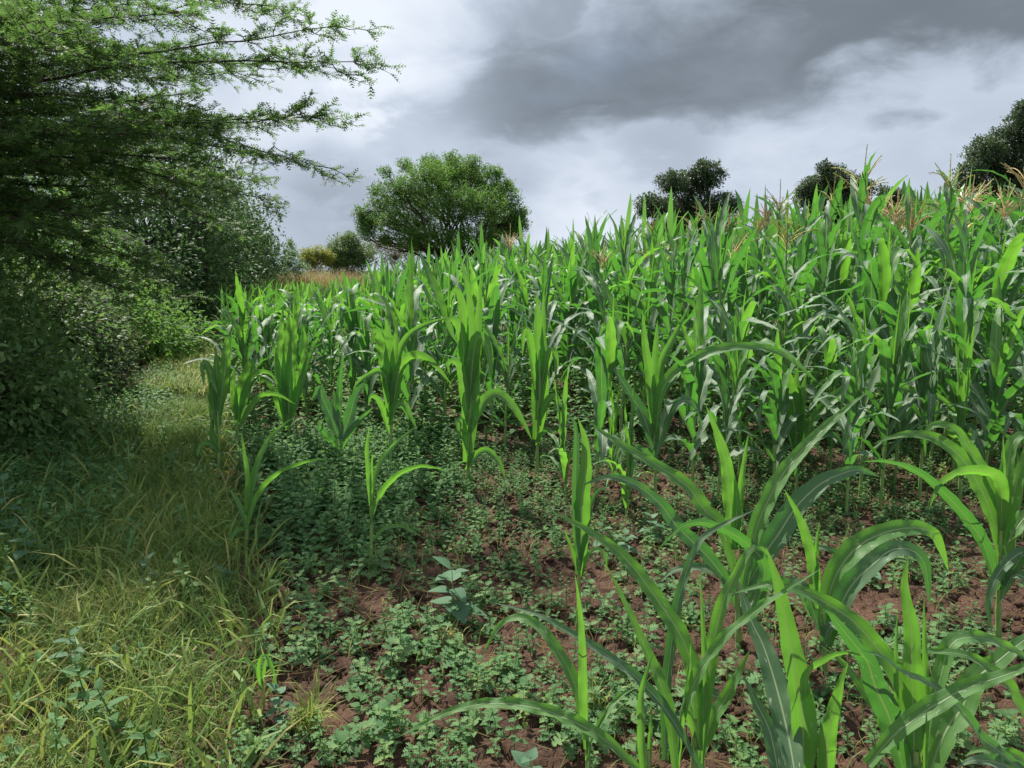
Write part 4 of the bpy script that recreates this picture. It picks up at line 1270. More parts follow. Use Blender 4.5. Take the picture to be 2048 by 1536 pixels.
def maize_h(x, y):
    h = 1.98 + 0.17 * x - 0.009 * x * x
    pxx = 1024 + FPX * x / y
    cap = float(np.interp(pxx, [300, 500, 650, 760, 900, 1000], [1.58, 1.68, 1.80, 2.02, 2.2, 3.2]))
    h = min(h, cap)
    if y < 7.5:
        h = 1.42 + 0.10 * x + (h - 1.42 - 0.10 * x) * max(0.0, (y - 5.6) / 1.9)
    return h


spots = []   # x, y, wanted height or None, style or None
for (px, py, topy, style) in [(500, 835, 545, 'mid'), (1190, 995, 545, 'mid'),
                             (1384, 985, 560, 'mid'), (1478, 965, 575, 'mid'), (615, 850, 560, 'mid'), (1228, 965, 690, 'young'), (428, 905, 842, 'young'), (820, 900, 520, 'mid'), (1010, 900, 620, 'mid'),
                             (1720, 1000, 560, 'mid'), (1790, 960, 540, 'mid'), (1970, 935, 560, 'mid'), (2030, 950, 500, 'mid'), (1660, 955, 600, 'mid'), (1545, 930, 580, 'mid'), (1860, 930, 520, 'mid'), (1920, 1000, 640, 'young'),
                             (1132, 1002, 730, 'young'), (1252, 1035, 770, 'young'), (1435, 1000, 600, 'mid'), (1545, 1000, 660, 'mid'), (1692, 1030, 640, 'mid'), (1760, 1015, 560, 'mid'), (1838, 1000, 545, 'column'), (1905, 950, 470, 'mid'), (1968, 890, 420, 'mid'), (2040, 1010, 590, 'mid'), (735, 850, 590, 'mid'), (460, 800, 600, 'mid'), (525, 805, 560, 'mid'), (560, 780, 550, 'mid'), (612, 800, 560, 'mid'), (665, 810, 570, 'mid'), (700, 790, 560, 'mid'), (765, 805, 550, 'mid'), (850, 820, 540, 'mid'), (1965, 985, 590, 'mid')]:
    B = gp(px, py)
    t = dp(px, topy, B[1])
    spots.append((B[0], B[1], t[2], style))
    BASES.append(B[:2])
r = np.random.default_rng(99)
cand = []
yy = 6.1
while yy < 15.5:
    row_gap = 0.70
    xx = edge_x(yy) + 0.25
    while xx < 0.72 * yy + 1.2:
        x = xx + r.normal() * 0.07
        y = yy + r.normal() * 0.12
        xx += 0.41 + r.uniform(-0.06, 0.10)
        cand.append((x, y))
    yy += row_gap
placed = [tuple(b_) for b_ in BASES]
fill = []
for (x, y) in cand:
    if y < 6.6 and (x < 0.3 or fbm(x * 0.9, y * 0.9, 71, 2) < 0.45):
        continue
    if x < edge_x(y) + 0.2:
        continue
    if y < np.interp(1024 + FPX * x / y, [380, 900, 1120, 1300, 1500], [7.4, 7.3, 6.9, 6.3, 6.0]):
        continue
    if min(math.hypot(x - a, y - b_) for a, b_ in placed) < 0.31:
        continue
    placed.append((x, y))
    fill.append((x, y))
fill.sort(key=lambda p: math.hypot(*p))
N_IND = 300 - len(BASES)
for (x, y) in fill[:N_IND]:
    spots.append((x, y, None, None))
far_spots = list(fill[N_IND:])

inst = []
used = set()
for (x, y, h, style) in spots:
    if h is None:
        h = maize_h(x, y) * r.uniform(0.84, 1.10)
        px, _ = to_px(np.array([x, y, 1.0]))
        if h < 1.72:
            style = 'mid' if r.random() < 0.88 else 'column'
        else:
            ptas = np.clip((x - 0.3) / 6.0, 0.04, 0.50) if y > 7.2 else 0.1
            if r.random() < ptas:
                style = r.choice(['tassel_straw', 'tassel_pink', 'tassel_yellow'], p=[0.52, 0.10, 0.38])
            else:
                style = 'tall' if r.random() < 0.55 else 'mid'
    k = int(r.integers(len(PROTO[style])))
    root, ph = PROTO[style][k]
    sc = float(np.clip(h / ph, 0.6, 1.45))
    loc = tuple(put(x, y))
    rz = r.uniform(0, 6.28) if style != 'column' else math.atan2(-y, -x) + r.normal() * 0.45
    if (style, k) not in used:
        used.add((style, k))
        root.location, root.rotation_euler, root.scale = loc, (0, 0, rz), (sc, sc, sc)
        o = root
    else:
        o = copy_tree(root, loc, rz, sc)
    inst.append((o, x, y, style, h))
for style, lst in PROTO.items():
    for k, (root, ph) in enumerate(lst):
        if (style, k) not in used:
            for ch in list(root.children_recursive):
                bpy.data.objects.remove(ch)
            bpy.data.objects.remove(root)

# labels: what stands behind each plant on the skyline, its rank from the front and what it bears
COLS = [(-999, 470, 'beside the grassy path'), (470, 600, 'before the hedge end'), (600, 740, 'before the yellow bush'), (740, 890, 'below the round-crowned tree\'s left half'), (890, 1050, 'below the round-crowned tree\'s right half'),
        (1050, 1250, 'below the open sky gap'), (1250, 1490, 'below the two-lobed tree'), (1490, 1590, 'between two dark trees'), (1590, 1770, 'below the round dark tree'), (1770, 1920, 'below the small treetop'), (1920, 9999, 'below the edge tree')]
RANKS = [(0, 6.2, 'front row'), (6.2, 7.6, 'second rank'), (7.6, 9.2, 'middle ranks'), (9.2, 11.0, 'rear ranks'), (11.0, 99, 'rearmost rank')]
LOOK = {'column': 'broad columnar maize plant', 'mid': 'erect maize plant', 'tall': 'tall leafy maize plant', 'young': 'small maize plant', 'tassel_straw': 'maize with straw tassel', 'tassel_pink': 'maize with pinkish tassel', 'tassel_yellow': 'maize with yellow tassel'}
ORD = ['leftmost', 'second from left', 'third from left', 'fourth from left', 'fifth from left', 'sixth from left', 'seventh from left', 'eighth from left', 'ninth from left', 'tenth from left', 'eleventh from left', 'twelfth from left'] + [w + ' from left' for w in ('thirteenth', 'fourteenth', 'fifteenth', 'sixteenth', 'seventeenth', 'eighteenth', 'nineteenth', 'twentieth', 'next-to-twentieth')]
cells = {}
for (o, x, y, style, h) in inst:
    px, py = to_px(np.array([x, y, h * 0.7]))
    c = next(s for a, b_, s in COLS if a <= px < b_)
    k = next(s for a, b_, s in RANKS if a <= y < b_)
    cells.setdefault((LOOK[style], k, c), []).append((px, o))
for (look, rank, colname), lst in cells.items():
    lst.sort(key=lambda t: t[0])
    for i, (px, o) in enumerate(lst):
        lab = f'{look}, {rank}, {colname}'
        if len(lst) > 1:
            lab = f'{lab}, {"rightmost" if i == len(lst) - 1 else ORD[min(i, 20)]}'
        tag(o, lab, 'maize plant', 'maize plants standing in the field')

# maize farther off, one mass: short strips, a stalk and a tassel each
def far_proto(seed, tas):
    r_ = np.random.default_rng(seed)
    s = Soup()
    for i in range(9):
        z = 0.25 + 0.55 * i / 8
        th0 = 0.5 - 0.4 * (i / 8)
        C, side = leaf_curve(th0 + r_.normal() * 0.06, r_.uniform(1.0, 2.2) - 1.0 * (i / 8), r_.uniform(0.30, 0.42), 1.5, 3.14 * i + r_.normal() * 0.6, 7, None, r_.normal() * 0.3, r_)
        w = 0.042 * np.array([0.6, 0.9, 1, 1, 0.85, 0.55, 0.05])[:, None]
        V = np.stack([C + np.array([0, 0, z]) - side * w * 0.5, C + np.array([0, 0, z - 0.006]), C + np.array([0, 0, z]) + side * w * 0.5], 1).reshape(-1, 3)
        s.add(V, strip_faces(7, 3))
    V, F = tube(np.array([[0, 0, 0], [0, 0, 0.5], [0, 0, 0.85]]), np.array([0.006, 0.005, 0.003]), 3)
    s.add(V, F)
    if tas:
        for k in range(8):
            a, t = r_.uniform(0, 6.28), r_.uniform(0.1, 0.8) * (k > 0)
            d = np.array([math.sin(t) * math.cos(a), math.sin(t) * math.sin(a), math.cos(t)])
            p = np.array([0, 0, 0.85])
            sd_ = unit(np.cross(d, [0.3, 0.8, 0.1]))
            s.add(np.array([p - sd_ * .002, p + sd_ * .002, p + d * 0.13 + sd_ * .003, p + d * 0.13 - sd_ * .003]), np.array([[0, 1, 2], [0, 2, 3]]))
    return s.arrays()


yy = 15.5
while yy < 34:
    step = 0.42 + 0.02 * (yy - 15)
    for x in np.arange(edge_x(yy) + 0.4, min(0.72 * yy + 2, 24), step):
        far_spots.append((x + r.normal() * 0.1, yy + r.normal() * 0.15))
    yy += 0.75 + 0.03 * (yy - 15)
fs_ = np.array(far_spots)
fh = np.array([maize_h(a, b_) for a, b_ in fs_]) * r.uniform(0.82, 1.1, len(fs_))
fh = np.where(fs_[:, 1] > 16, np.minimum(fh, 1.30 + 0.055 * (fs_[:, 0] + 12)), fh)
fh = np.clip(fh, 1.1, 2.7)
pr = [far_proto(k, k >= 4) for k in range(6)]
pick = np.where(r.random(len(fs_)) < np.clip((fs_[:, 0] + 6) / 16, 0.1, 0.6), r.integers(4, 6, len(fs_)), r.integers(0, 4, len(fs_)))
V, F, I = scatter(pr, pick, rotz(r.uniform(0, 6.28, len(fs_))), np.column_stack([fs_, gz(fs_[:, 0], fs_[:, 1])]), fh * 1.05)
tt = np.clip(r.beta(2, 2, len(fs_)) + 0.25 * (fs_[:, 1] > 17), 0, 1)
tag(ob('distant_maize', me_from('distant_maize', V, F, M_FARMAIZE, None, tt[I], True)), 'maize rows far back in the field running to the distant bushes', None, None, 'stuff')
print('maize individuals', len(inst) + 15, 'far', len(fs_))


# ------------------------------------------------------------------ weeds
LOBED_LIGHT = np.array([(0.0, 0.015), (0.20, 0.05), (0.24, 0.26), (0.36, 0.10), (0.45, 0.42), (0.56, 0.12), (0.67, 0.34), (1.0, 0.0)])
LOBED = np.array([(0.00, 0.015), (0.18, 0.03), (0.20, 0.24), (0.30, 0.25), (0.32, 0.06), (0.40, 0.42), (0.50, 0.40), (0.52, 0.08), (0.62, 0.36), (0.71, 0.32), (0.73, 0.07), (0.84, 0.20), (1.0, 0.0)])
OVATE = np.array([(0.00, 0.012), (0.10, 0.02), (0.14, 0.14), (0.20, 0.24), (0.28, 0.31), (0.36, 0.335), (0.46, 0.33), (0.56, 0.29), (0.66, 0.235), (0.76, 0.17), (0.86, 0.10), (0.94, 0.045), (1.0, 0.0)])


def outline_leaf(outl, droop=0.25, fold=0.25):
    n = len(outl)
    x, w = outl[:, 0], outl[:, 1]
    z = -droop * x ** 2
    mid = np.stack([x, np.zeros(n), z], 1)
    a = np.stack([x, w, z + w * fold], 1)
    b_ = np.stack([x, -w, z + w * fold], 1)
    V = np.stack([b_, mid, a], 1).reshape(-1, 3)
    return V, strip_faces(n, 3)


def weed_leaves(r_, H, nl, ll, outl):
    """Leaf placements of one weed: position, direction, length."""
    out = []
    for i in range(nl):
        f = (i + 0.5) / nl
        z = H * (0.25 + 0.75 * f)
        a = 2.4 * i + r_.normal() * 0.3
        el = -0.1 + 0.9 * f * f + r_.normal() * 0.15
        out.append((np.array([0, 0, z]), np.array([math.cos(a) * math.cos(el), math.sin(a) * math.cos(el), math.sin(el)]), ll * (1.15 - 0.55 * f) * r_.uniform(0.8, 1.2)))
    return out


def weed_soup(seed, H, nl, ll, outl):
    r_ = np.random.default_rng(seed)
    s = Soup()
    lv, lf = outline_leaf(outl)
    for p, d, l in weed_leaves(r_, H, nl, ll, outl):
        R = frames(d[None], np.array([[0, 0, 1.0]]))[0]
        s.add((lv * l) @ R.T + p, lf)
    V, F = tube(np.array([[0, 0, -0.01], [0.003, 0, H * 0.6], [0, 0.002, H]]), [0.003, 0.0025, 0.0015], 3)
    s.add(V, F)
    return s.arrays()


def weed_tree(seed, H, nl, ll, outl, name='weed', mat=None):
    r_ = np.random.default_rng(seed)
    root = empty(name, (0, 0, 0))
    V, F = tube(np.array([[0, 0, -0.01], [0.003, 0, H * 0.6], [0, 0.002, H]]), [0.003, 0.0025, 0.0015], 5)
    ob('stem', me_from('stem', V, F, M_STALK), root)
    lv, lf = outline_leaf(outl, r_.uniform(0.15, 0.35), 0.25)
    for p, d, l in weed_leaves(r_, H, nl, ll, outl):
        R = frames(d[None], np.array([[0, 0, 1.0]]))[0]
        ob('leaf', me_from('leaf', (lv * l) @ R.T + p, lf, mat or M_WEED_ONE, None, None, True), root)
    return root


r = np.random.default_rng(123)
WG = 'low weeds standing on the bare soil in the foreground'
wp = [weed_tree(500 + k, h, nl, ll, LOBED) for k, (h, nl, ll) in enumerate([(0.07, 9, 0.062), (0.10, 10, 0.060), (0.05, 8, 0.055), (0.13, 11, 0.066), (0.04, 7, 0.05)])]
wsp = []
tries = 0
while len(wsp) < 185 and tries < 20000:
    tries += 1
    px, py = r.uniform(430, 2040), r.uniform(1130, 1535)
    B = gp(px, py)
    x, y = B[0], B[1]
    if x < edge_x(y) + 0.16:
        continue
    if fbm(x * 2.6, y * 2.6, 155, 3) < (0.45 if x < 0.6 else 0.52):
        continue
    if any(math.hypot(x - a, y - b_) < 0.075 for a, b_ in wsp):
        continue
    wsp.append((x, y))
ZONES = [(430, 700, 'by the edge of the grass'), (700, 860, 'left of the broad-leaved weed'), (860, 1010, 'beside the broad-leaved weed'), (1010, 1180, 'under the hooked maize leaf'), (1180, 1420, 'among the left foreground maize'), (1420, 1700, 'among the middle foreground maize'), (1700, 2100, 'on the sunlit soil at the right')]
BANDS = [(1100, 1200, 'farthest back'), (1200, 1270, 'behind'), (1270, 1340, 'halfway down'), (1340, 1410, 'towards the front'), (1410, 1480, 'in front'), (1480, 1600, 'bottom edge')]
cells = {}
for i, (x, y) in enumerate(wsp):
    loc = tuple(put(x, y, 0.0))
    sc = r.uniform(0.65, 1.25)
    k = int(r.integers(5))
    if i < 5:
        o = wp[i]
        o.location, o.rotation_euler, o.scale = loc, (0, 0, r.uniform(0, 6.28)), (sc, sc, sc)
    else:
        o = copy_tree(wp[k], loc, r.uniform(0, 6.28), sc)
    px, py = to_px(np.array(loc))
    z = next((s for a, b_, s in ZONES if a <= px < b_), ZONES[-1][2] if px > 1700 else ZONES[0][2])
    b_ = next((s for a, c, s in BANDS if a <= py < c), BANDS[-1][2])
    cells.setdefault((z, b_), []).append((px, o))
for (z, b_), lst in cells.items():
    lst.sort(key=lambda t: t[0])
    for i, (px, o) in enumerate(lst):
        lab = f'low lobed weed {z}, {b_}'
        if len(lst) > 1:
            lab += f', {"rightmost" if i == len(lst) - 1 else ORD[min(i, 20)]}'
        tag(o, lab, 'weed', WG)

# taller broad-leaved weeds
for k, (px, py, h, ll, nl, lab) in enumerate([
    (905, 1248, 0.28, 0.15, 10, 'tall broad-leaved weed with pale bluish leaves on the open soil'),
    (1250, 1118, 0.16, 0.10, 9, 'broad-leaved weed behind the leaf that rises to the upper left'),
    (1300, 1090, 0.17, 0.10, 9, 'broad-leaved weed just right of another behind the rising leaf'),
    (1205, 1100, 0.13, 0.085, 8, 'smaller broad-leaved weed at the foot of the slim folded maize'),
    (1690, 1150, 0.10, 0.11, 6, 'broad-leaved weed lying low beside the spiked maize plant'),
    (1735, 1160, 0.08, 0.10, 5, 'flat broad-leaved weed below the two arching maize leaves'),
    (575, 1120, 0.13, 0.075, 7, 'broad-leaved seedling near the slim maize beside the path'),
    (445, 1180, 0.12, 0.09, 7, 'broad-leaved weed where the grass meets the soil'),
    (1060, 1560, 0.10, 0.085, 6, 'broad-leaved weed at the bottom edge beside the long low leaf'),
    (560, 1440, 0.16, 0.075, 9, 'leafy weed next to the bright green grass tuft'),
    (20, 1110, 0.42, 0.12, 13, 'large pale round-leaved plant at the left edge'),
    (60, 1190, 0.30, 0.10, 10, 'pale round-leaved plant below the large one at the left edge'),
    (300, 1215, 0.22, 0.085, 8, 'single broad-leaved weed standing in the yellow grass'),
    (150, 1390, 0.24, 0.085, 10, 'bushy broad-leaved weed in the grass near the bottom left')]):
    t = weed_tree(700 + k, h, nl, ll, OVATE, 'broad_leaved_weed', M_BROAD)
    B = gp(px, py)
    t.location = tuple(put(B[0], B[1]))
    t.rotation_euler = (0, 0, 1.3 * k)
    tag(t, lab, 'weed')

# the weed carpet under and between the maize
def field_points(n, x0, x1, y0, y1, dens):
    x, y = r.uniform(x0, x1, n), r.uniform(y0, y1, n)
    keep = (x > edge_x(y) + 0.12) & (np.abs(x) < 0.72 * y + 0.6) & (r.random(n) < dens(x, y))
    return x[keep], y[keep]


def dens_near(x, y):
    carpet = np.clip(0.30 + 1.5 * (fbm(x * 2.2, y * 2.2, 19, 3) - 0.35), 0.15, 0.9) * np.clip((-0.1 - x) / 0.5 + 0.5 * (fbm(x * 1.2, y * 1.2, 9, 2) - 0.5), 0, 1) * np.clip((y - 3.3) / 0.6, 0, 1)
    patch = np.clip((fbm(x * 2.6, y * 2.6, 255, 3) - 0.45) * 7, 0, 1)
    back = np.clip((y - 3.7) / 1.0, 0, 1) * 0.75 * np.clip(0.35 + 2.2 * (fbm(x * 1.4, y * 1.4, 58, 3) - 0.33), 0.15, 1)
    return np.clip(np.maximum(np.maximum(carpet, patch * 0.42), back), 0, 1)


x, y = field_points(16000, -4.0, 6.0, 2.2, 7.2, dens_near)
pw = [weed_soup(900 + k, h, nl, ll, LOBED_LIGHT) for k, (h, nl, ll) in enumerate([(0.10, 8, 0.055), (0.14, 9, 0.055), (0.07, 7, 0.050), (0.19, 10, 0.055)])] + [weed_soup(950, 0.12, 6, 0.075, OVATE[[0, 2, 4, 6, 8, 10, 12]]), weed_soup(951, 0.22, 12, 0.036, OVATE[[0, 5, 12]]), weed_soup(952, 0.05, 7, 0.085, LOBED_LIGHT)]
pf = [weed_soup(960 + k, h, nl, ll, OVATE[[0, 4, 8, 12]]) for k, (h, nl, ll) in enumerate([(0.10, 8, 0.050), (0.14, 9, 0.050), (0.07, 7, 0.050), (0.19, 10, 0.050), (0.12, 6, 0.07), (0.22, 12, 0.036), (0.05, 7, 0.075)])]
n = len(x)
hs = 0.55 + 0.75 * np.clip((-0.2 - x) / 0.6, 0, 1) * np.clip((y - 3.6), 0, 1) + 0.25 * r.random(n)
V, F, I = scatter(pw + pf, r.choice(7, n, p=[.22, .20, .16, .14, .05, .13, .10]) + 7 * (y > 4.7), rotz(r.uniform(0, 6.28, n)) @ rotx(r.normal(size=n) * 0.15), np.column_stack([x, y, gzd(x, y)]), hs)
tag(ob('weed_carpet', me_from('weed_carpet', V, F, M_WEED, None, np.clip(0.15 + 0.9 * (fbm(x * 1.9, y * 1.9, 77, 3) - 0.3) + r.normal(size=n) * 0.17, 0, 1)[I], False)), 'carpet of low bluish green weeds between the maize plants', None, None, 'stuff')
print('weeds', n, len(F))
x, y = field_points(6000, -9.0, 12.0, 7.0, 15.0, lambda a, b_: 0.75 + 0 * a)
n = len(x)


def bush_weed(seed):
    return weed_soup(seed, 0.22, 9, 0.10, OVATE[[0, 5, 12]])


pw2 = [bush_weed(970 + k) for k in range(3)]
V, F, I = scatter(pw2, r.integers(0, 3, n), rotz(r.uniform(0, 6.28, n)), np.column_stack([x, y, gz(x, y)]), r.uniform(0.8, 1.6, n))
tag(ob('undergrowth', me_from('undergrowth', V, F, M_WEED, None, r.beta(2, 2, n)[I], False)), 'weedy undergrowth on the shaded floor of the maize', None, None, 'stuff')

# ------------------------------------------------------------------ grass on the path
def grass_proto(seed, L, th1, w=0.006, n=4):
    r_ = np.random.default_rng(seed)
    q = np.linspace(0, 1, n)
    th = r_.uniform(0.05, 0.3) + th1 * q ** 1.4
    d = np.stack([np.sin(th), np.zeros(n), np.cos(th)], 1)
    C = np.vstack([[0, 0, 0], np.cumsum(d, 0) * L / n])
    ww = w * np.array([0.8, 1, 0.95, 0.6, 0.03])
    V = np.stack([C - np.array([0, 1, 0]) * ww[:, None] / 2, C + np.array([0, 1, 0]) * ww[:, None] / 2], 1).reshape(-1, 3)
    return V, strip_faces(n + 1, 2)


def path_points(n, y0, y1, lo, hi):
    """Points across the path; 0 is the hedge foot, 1 the field's edge."""
    y = y0 + (y1 - y0) * r.random(n) ** 1.35
    t = r.uniform(lo, hi, n)
    x = hedge_x(y) + (edge_x(y) - hedge_x(y)) * t
    k = np.abs(x) < 0.72 * y + 0.4
    return x[k], y[k], t[k]


gpz = [grass_proto(k, 1.0, th) for k, th in enumerate((0.5, 0.9, 1.3, 1.8, 2.2, 1.1))]
x, y, t = path_points(76000, 1.9, 9.5, -0.1, 1.10)
n = len(x)
clump = fbm(x * 2.3, y * 2.3, 81, 3)
keep = r.random(n) < np.clip(0.35 + 1.9 * (clump - 0.36), 0.12, 1) * np.clip((1.12 - t) * 5, 0.10, 1)
x, y, t, clump = x[keep], y[keep], t[keep], clump[keep]
n = len(x)
L = r.uniform(0.09, 0.28, n) * (0.7 + 0.8 * clump) * np.clip(1.6 - 0.75 * t, 0.6, 1)
lean = r.normal(size=n) * 0.25
sc3 = np.column_stack([L, r.uniform(0.35, 0.8, n), L])
V, F, I = scatter(gpz, r.integers(0, 6, n), rotz(r.uniform(0, 6.28, n)) @ rotx(lean), np.column_stack([x, y, gz(x, y) - 0.01]), sc3)
yel = np.clip(0.05 + 0.44 * np.exp(-((t - 0.78) / 0.25) ** 2) * np.clip(1.6 - np.abs(y - 3.3) * 0.5, 0.2, 1) + 0.5 * (fbm(x * 1.1, y * 1.1, 91, 2) - 0.5) + r.normal(size=n) * 0.22, 0, 1)
tag(ob('path_grass', me_from('path_grass', V, F, M_GRASS, None, yel[I], False)), 'tangled yellow green grass growing over the path', None, None, 'stuff')
print('grass', n, len(F))
# wider straggling blades
x, y, t = path_points(2600, 1.9, 8.0, -0.05, 1.12)
n = len(x)
L = r.uniform(0.18, 0.42, n)
V, F, I = scatter(gpz, r.integers(0, 6, n), rotz(r.uniform(0, 6.28, n)) @ rotx(r.normal(size=n) * 0.45), np.column_stack([x, y, gz(x, y) - 0.01]), np.column_stack([L, r.uniform(1.4, 2.8, n), L]))
tag(ob('coarse_grass', me_from('coarse_grass', V, F, M_GRASS, None, np.clip(r.beta(2, 2.5, n), 0, 1)[I], False)), 'coarse broad-bladed grass straggling among the finer grass', None, None, 'stuff')
# farther along the path
x, y, t = path_points(16000, 9.0, 24, -0.1, 1.05)
n = len(x)
L = r.uniform(0.16, 0.36, n)
V, F, I = scatter(gpz[:5], r.integers(0, 5, n), rotz(r.uniform(0, 6.28, n)), np.column_stack([x, y, gz(x, y) - 0.01]), np.column_stack([L, np.full(n, 2.2), L]))
tag(ob('distant_grass', me_from('distant_grass', V, F, M_GRASS, None, np.clip(r.beta(2, 2, n) + 0.05, 0, 1)[I], False)), 'light green grass farther along the path beside the hedge', None, None, 'stuff')
# small-leaved herbs in the grass, thickest towards the hedge
x, y, t = path_points(5200, 1.9, 10.5, -0.12, 1.0)
keep = r.random(len(x)) < np.clip(0.85 - 1.25 * t, 0.04, 1)
x, y = x[keep], y[keep]
n = len(x)
pu = [weed_soup(1200 + k, h, nl, ll, OVATE[[0, 4, 8, 12]]) for k, (h, nl, ll) in enumerate([(0.18, 10, 0.05), (0.26, 12, 0.05), (0.14, 9, 0.06), (0.20, 9, 0.075)])]
V, F, I = scatter(pu, r.integers(0, 4, n), rotz(r.uniform(0, 6.28, n)) @ rotx(r.normal(size=n) * 0.25), np.column_stack([x, y, gz(x, y)]), r.uniform(0.6, 1.35, n))
tag(ob('herb_layer', me_from('herb_layer', V, F, M_UNDER, None, r.beta(2, 2, n)[I], False)), 'leafy herbs mixed into the grass along the foot of the hedge', None, None, 'stuff')
# dry straws lying on path and soil
x, y = r.uniform(-2.2, 3.2, 5200), r.uniform(2.0, 6.0, 5200)
keep = (x > hedge_x(y)) & (r.random(5200) < np.where(x < edge_x(y) + 0.5, 0.9, 0.5))
x, y = x[keep], y[keep]
n = len(x)
L = r.uniform(0.06, 0.26, n)
V, F, I = scatter([grass_proto(60 + k, 1.0, th, 0.004) for k, th in enumerate((0.2, 0.5, 0.8))], r.integers(0, 3, n), rotz(r.uniform(0, 6.28, n)) @ rotx(r.uniform(0.9, 1.65, n) * np.sign(r.normal(size=n))), np.column_stack([x, y, gzd(x, y) + 0.012]), np.column_stack([L, r.uniform(0.5, 1.0, n), L]))
tag(ob('dry_straw', me_from('dry_straw', V, F, M_STRAW, None, r.random(n)[I], False)), 'dry straw and dead grass stems lying on the soil', None, None, 'stuff')
# fine grass seedlings on the field soil
x, y = field_points(9000, -2.5, 5.0, 2.2, 7.0, lambda a, b_: np.clip((fbm(a * 2.0, b_ * 2.0, 66, 3) - 0.46) * 5, 0.05, 0.8))
n = len(x)
L = r.uniform(0.05, 0.17, n)
V, F, I = scatter(gpz, r.integers(0, 4, n), rotz(r.uniform(0, 6.28, n)), np.column_stack([x, y, gzd(x, y) - 0.005]), np.column_stack([L, np.full(n, 0.6), L]))
tag(ob('fine_grass', me_from('fine_grass', V, F, M_GRASS, None, np.clip(r.beta(2, 2, n) + 0.05, 0, 1)[I], False)), 'fine grass sprouting between the weeds on the field soil', None, None, 'stuff')
# dry brown grass at the end of the field
x, y = r.uniform(-15, -5.8, 8000), r.uniform(29, 32.5, 8000)
n = len(x)
L = r.uniform(1.2, 2.0, n)
V, F, I = scatter(gpz[:3], r.integers(0, 3, n), rotz(r.uniform(0, 6.28, n)), np.column_stack([x, y, 0 * x]), np.column_stack([L * 0.6, np.full(n, 4.0), L]))
tag(ob('dry_tall_grass', me_from('dry_tall_grass', V, F, M_STRAW, None, r.random(n)[I], False)), 'brown dry tall grass at the far end of the field', None, None, 'stuff')


# tufts one can count
def tuft(label, px, py, n, L, tint, seed, lean=(0.3, 0), cat='grass tuft', w=1.0):
    r_ = np.random.default_rng(seed)
    B = gp(px, py)
    loc = put(B[0], B[1])
    a = r_.uniform(0, 6.28, n)
    P = np.column_stack([r_.normal(size=n) * 0.025, r_.normal(size=n) * 0.025, np.zeros(n)])
    ll = L * r_.uniform(0.5, 1.1, n)
    V, F, I = scatter(gpz, r_.integers(0, 4, n), rotz(a), P, np.column_stack([ll, np.full(n, w), ll]))
    o = ob('grass_tuft', me_from('grass_tuft', V, F, M_GRASS, None, np.clip(tint + r_.normal(size=n) * 0.1, 0, 1)[I], False))
    o.location = tuple(loc)
    o.rotation_euler = (lean[1], lean[0], 0)
    tag(o, label, cat)


tuft('bright green grass tuft leaning right on the soil near the bottom', 610, 1450, 90, 0.24, 0.55, 1, (0.25, 0))
tuft('dry yellowish grass tuft under the tall broad-leaved weed', 905, 1290, 60, 0.13, 0.92, 2, (0, 0))
tuft('thin green grass tuft beside the hooked maize leaf', 1185, 1420, 40, 0.15, 0.6, 3, (0.1, 0))
tuft('pale green grass tuft on the soil between the right-hand maize plants', 1800, 1075, 60, 0.18, 0.6, 4, (0, 0))

# a sorghum-like seedling at the edge of the grass
hero('small pale seedling with one hanging yellow-tipped leaf at the edge of the grass', (525, 1420), (522, 1350), [
    ([(522, 1380), (520, 1330), (530, 1312), (545, 1340), (556, 1390)], 12, (0, -.05), .7),
    ([(522, 1380), (510, 1340), (490, 1318), (470, 1330)], 8, (0, .05), .7),
    ([(523, 1380), (530, 1330), (540, 1300)], 8, .0, .8)], rad=0.005, seed=40)

# white trumpet flower at the left edge
def flower():
    P = dp(45, 1075, 4.3)
    root = empty('white_flower', (P[0], P[1], 0.05))
    tag(root, 'white trumpet flower nodding in the grass near the left edge', 'flower')
    b_ = np.array([P[0], P[1], 0.05])
    V, F = tube(spline([b_, b_ * 0.4 + P * 0.6 + np.array([0.04, 0, 0.03]), P + np.array([0, 0, 0.02])], 8) - b_, 0.0028, 5)
    ob('stem', me_from('stem', V, F, M_STALK), root)
    s = Soup()
    n = 20
    th = np.linspace(0, 2 * math.pi, n + 1)[:-1]
    rr = [0.004, 0.006, 0.012, 0.028, 0.030]
    zz_ = [0.02, 0.0, -0.022, -0.036, -0.034]
    V = np.stack([np.stack([R_ * np.cos(th) * (1 + 0.08 * np.cos(5 * th)), R_ * np.sin(th) * (1 + 0.08 * np.cos(5 * th)), np.full(n, z_)], 1) for R_, z_ in zip(rr, zz_)], 0).reshape(-1, 3)
    Fs = []
    for i in range(4):
        for j in range(n):
            a, c = i * n + j, i * n + (j + 1) % n
            Fs += [[a, c, c + n], [a, c + n, a + n]]
    R = rotx(np.array([-0.7]))[0]
    ob('petals', me_from('petals', V @ R.T + (P - b_), np.array(Fs), M_FLOWER), root)


flower()

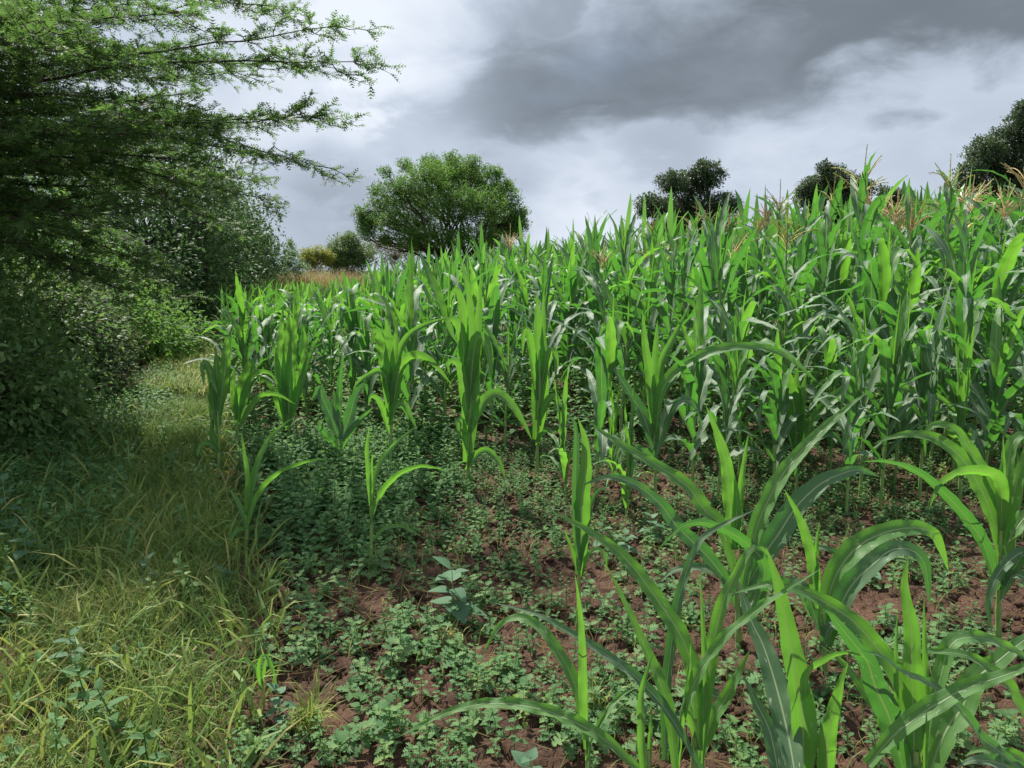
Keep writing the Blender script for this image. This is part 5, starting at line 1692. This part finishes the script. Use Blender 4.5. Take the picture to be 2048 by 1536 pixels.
# dead twigs in the dark opening of the hedge
for k in range(7):
    r_ = np.random.default_rng(800 + k)
    a = gp(140 + 18 * k, 850 - 8 * k)
    s = Soup()
    root = empty('dead_branch', (a[0], a[1], 0.1))
    tip = a + np.array([r_.uniform(-0.5, 0.7), r_.uniform(-.3, .5), r_.uniform(0.4, 1.0)])
    C = wiggle(np.array([a[0], a[1], 0.05]), tip, 10, 0.08, r_)
    V, F = tube(C - np.array([a[0], a[1], 0.1]), np.linspace(0.008, 0.002, 10), 5)
    ob('branch', me_from('branch', V, F, M_DEAD), root)
    for q in range(6):
        i = r_.integers(2, 9)
        V, F = tube(wiggle(C[i], C[i] + r_.normal(size=3) * 0.22, 5, 0.1, r_) - np.array([a[0], a[1], 0.1]), np.linspace(0.003, 0.001, 5), 3)
        s.add(V, F)
    ob('twigs', s.mesh('twigs', M_DEAD, uv=False), root)
    tag(root, ('leftmost', 'second from left', 'third from left', 'middle', 'third from right', 'second from right', 'rightmost')[k] + ' bare dead branch in the dark opening of the hedge', 'dead branch', 'dead branches in the hedge opening')

# loose clods of soil
V0, F0 = None, None
import bmesh
protos = []
for k in range(4):
    bm = bmesh.new()
    bmesh.ops.create_icosphere(bm, subdivisions=1, radius=1)
    rr_ = np.random.default_rng(40 + k)
    Vb = np.array([v.co[:] for v in bm.verts]) * (1 + rr_.uniform(-0.3, 0.3, (len(bm.verts), 1))) * np.array([1, 0.85, 0.6])
    Fb = np.array([[v.index for v in f.verts] for f in bm.faces])
    bm.free()
    protos.append((Vb, Fb))
x, y = field_points(20000, -1.6, 3.8, 2.1, 6.2, lambda a, b_: np.clip((fbm(a * 1.3, b_ * 1.3, 44, 3) - 0.42) * 4, 0.02, 0.9))
n = len(x)
sz = 0.004 + 0.026 * r.random(n) ** 3
V, F, I = scatter(protos, r.integers(0, 4, n), rotz(r.uniform(0, 6.28, n)), np.column_stack([x, y, gzd(x, y) + sz * 0.2]), sz)
tag(ob('soil_clods', me_from('soil_clods', V, F, M_SOIL)), 'loose crumbs and clods of red brown soil', None, None, 'stuff')

print('objects', len(bpy.data.objects), 'tris', sum(len(m.polygons) for m in bpy.data.meshes if m.users))
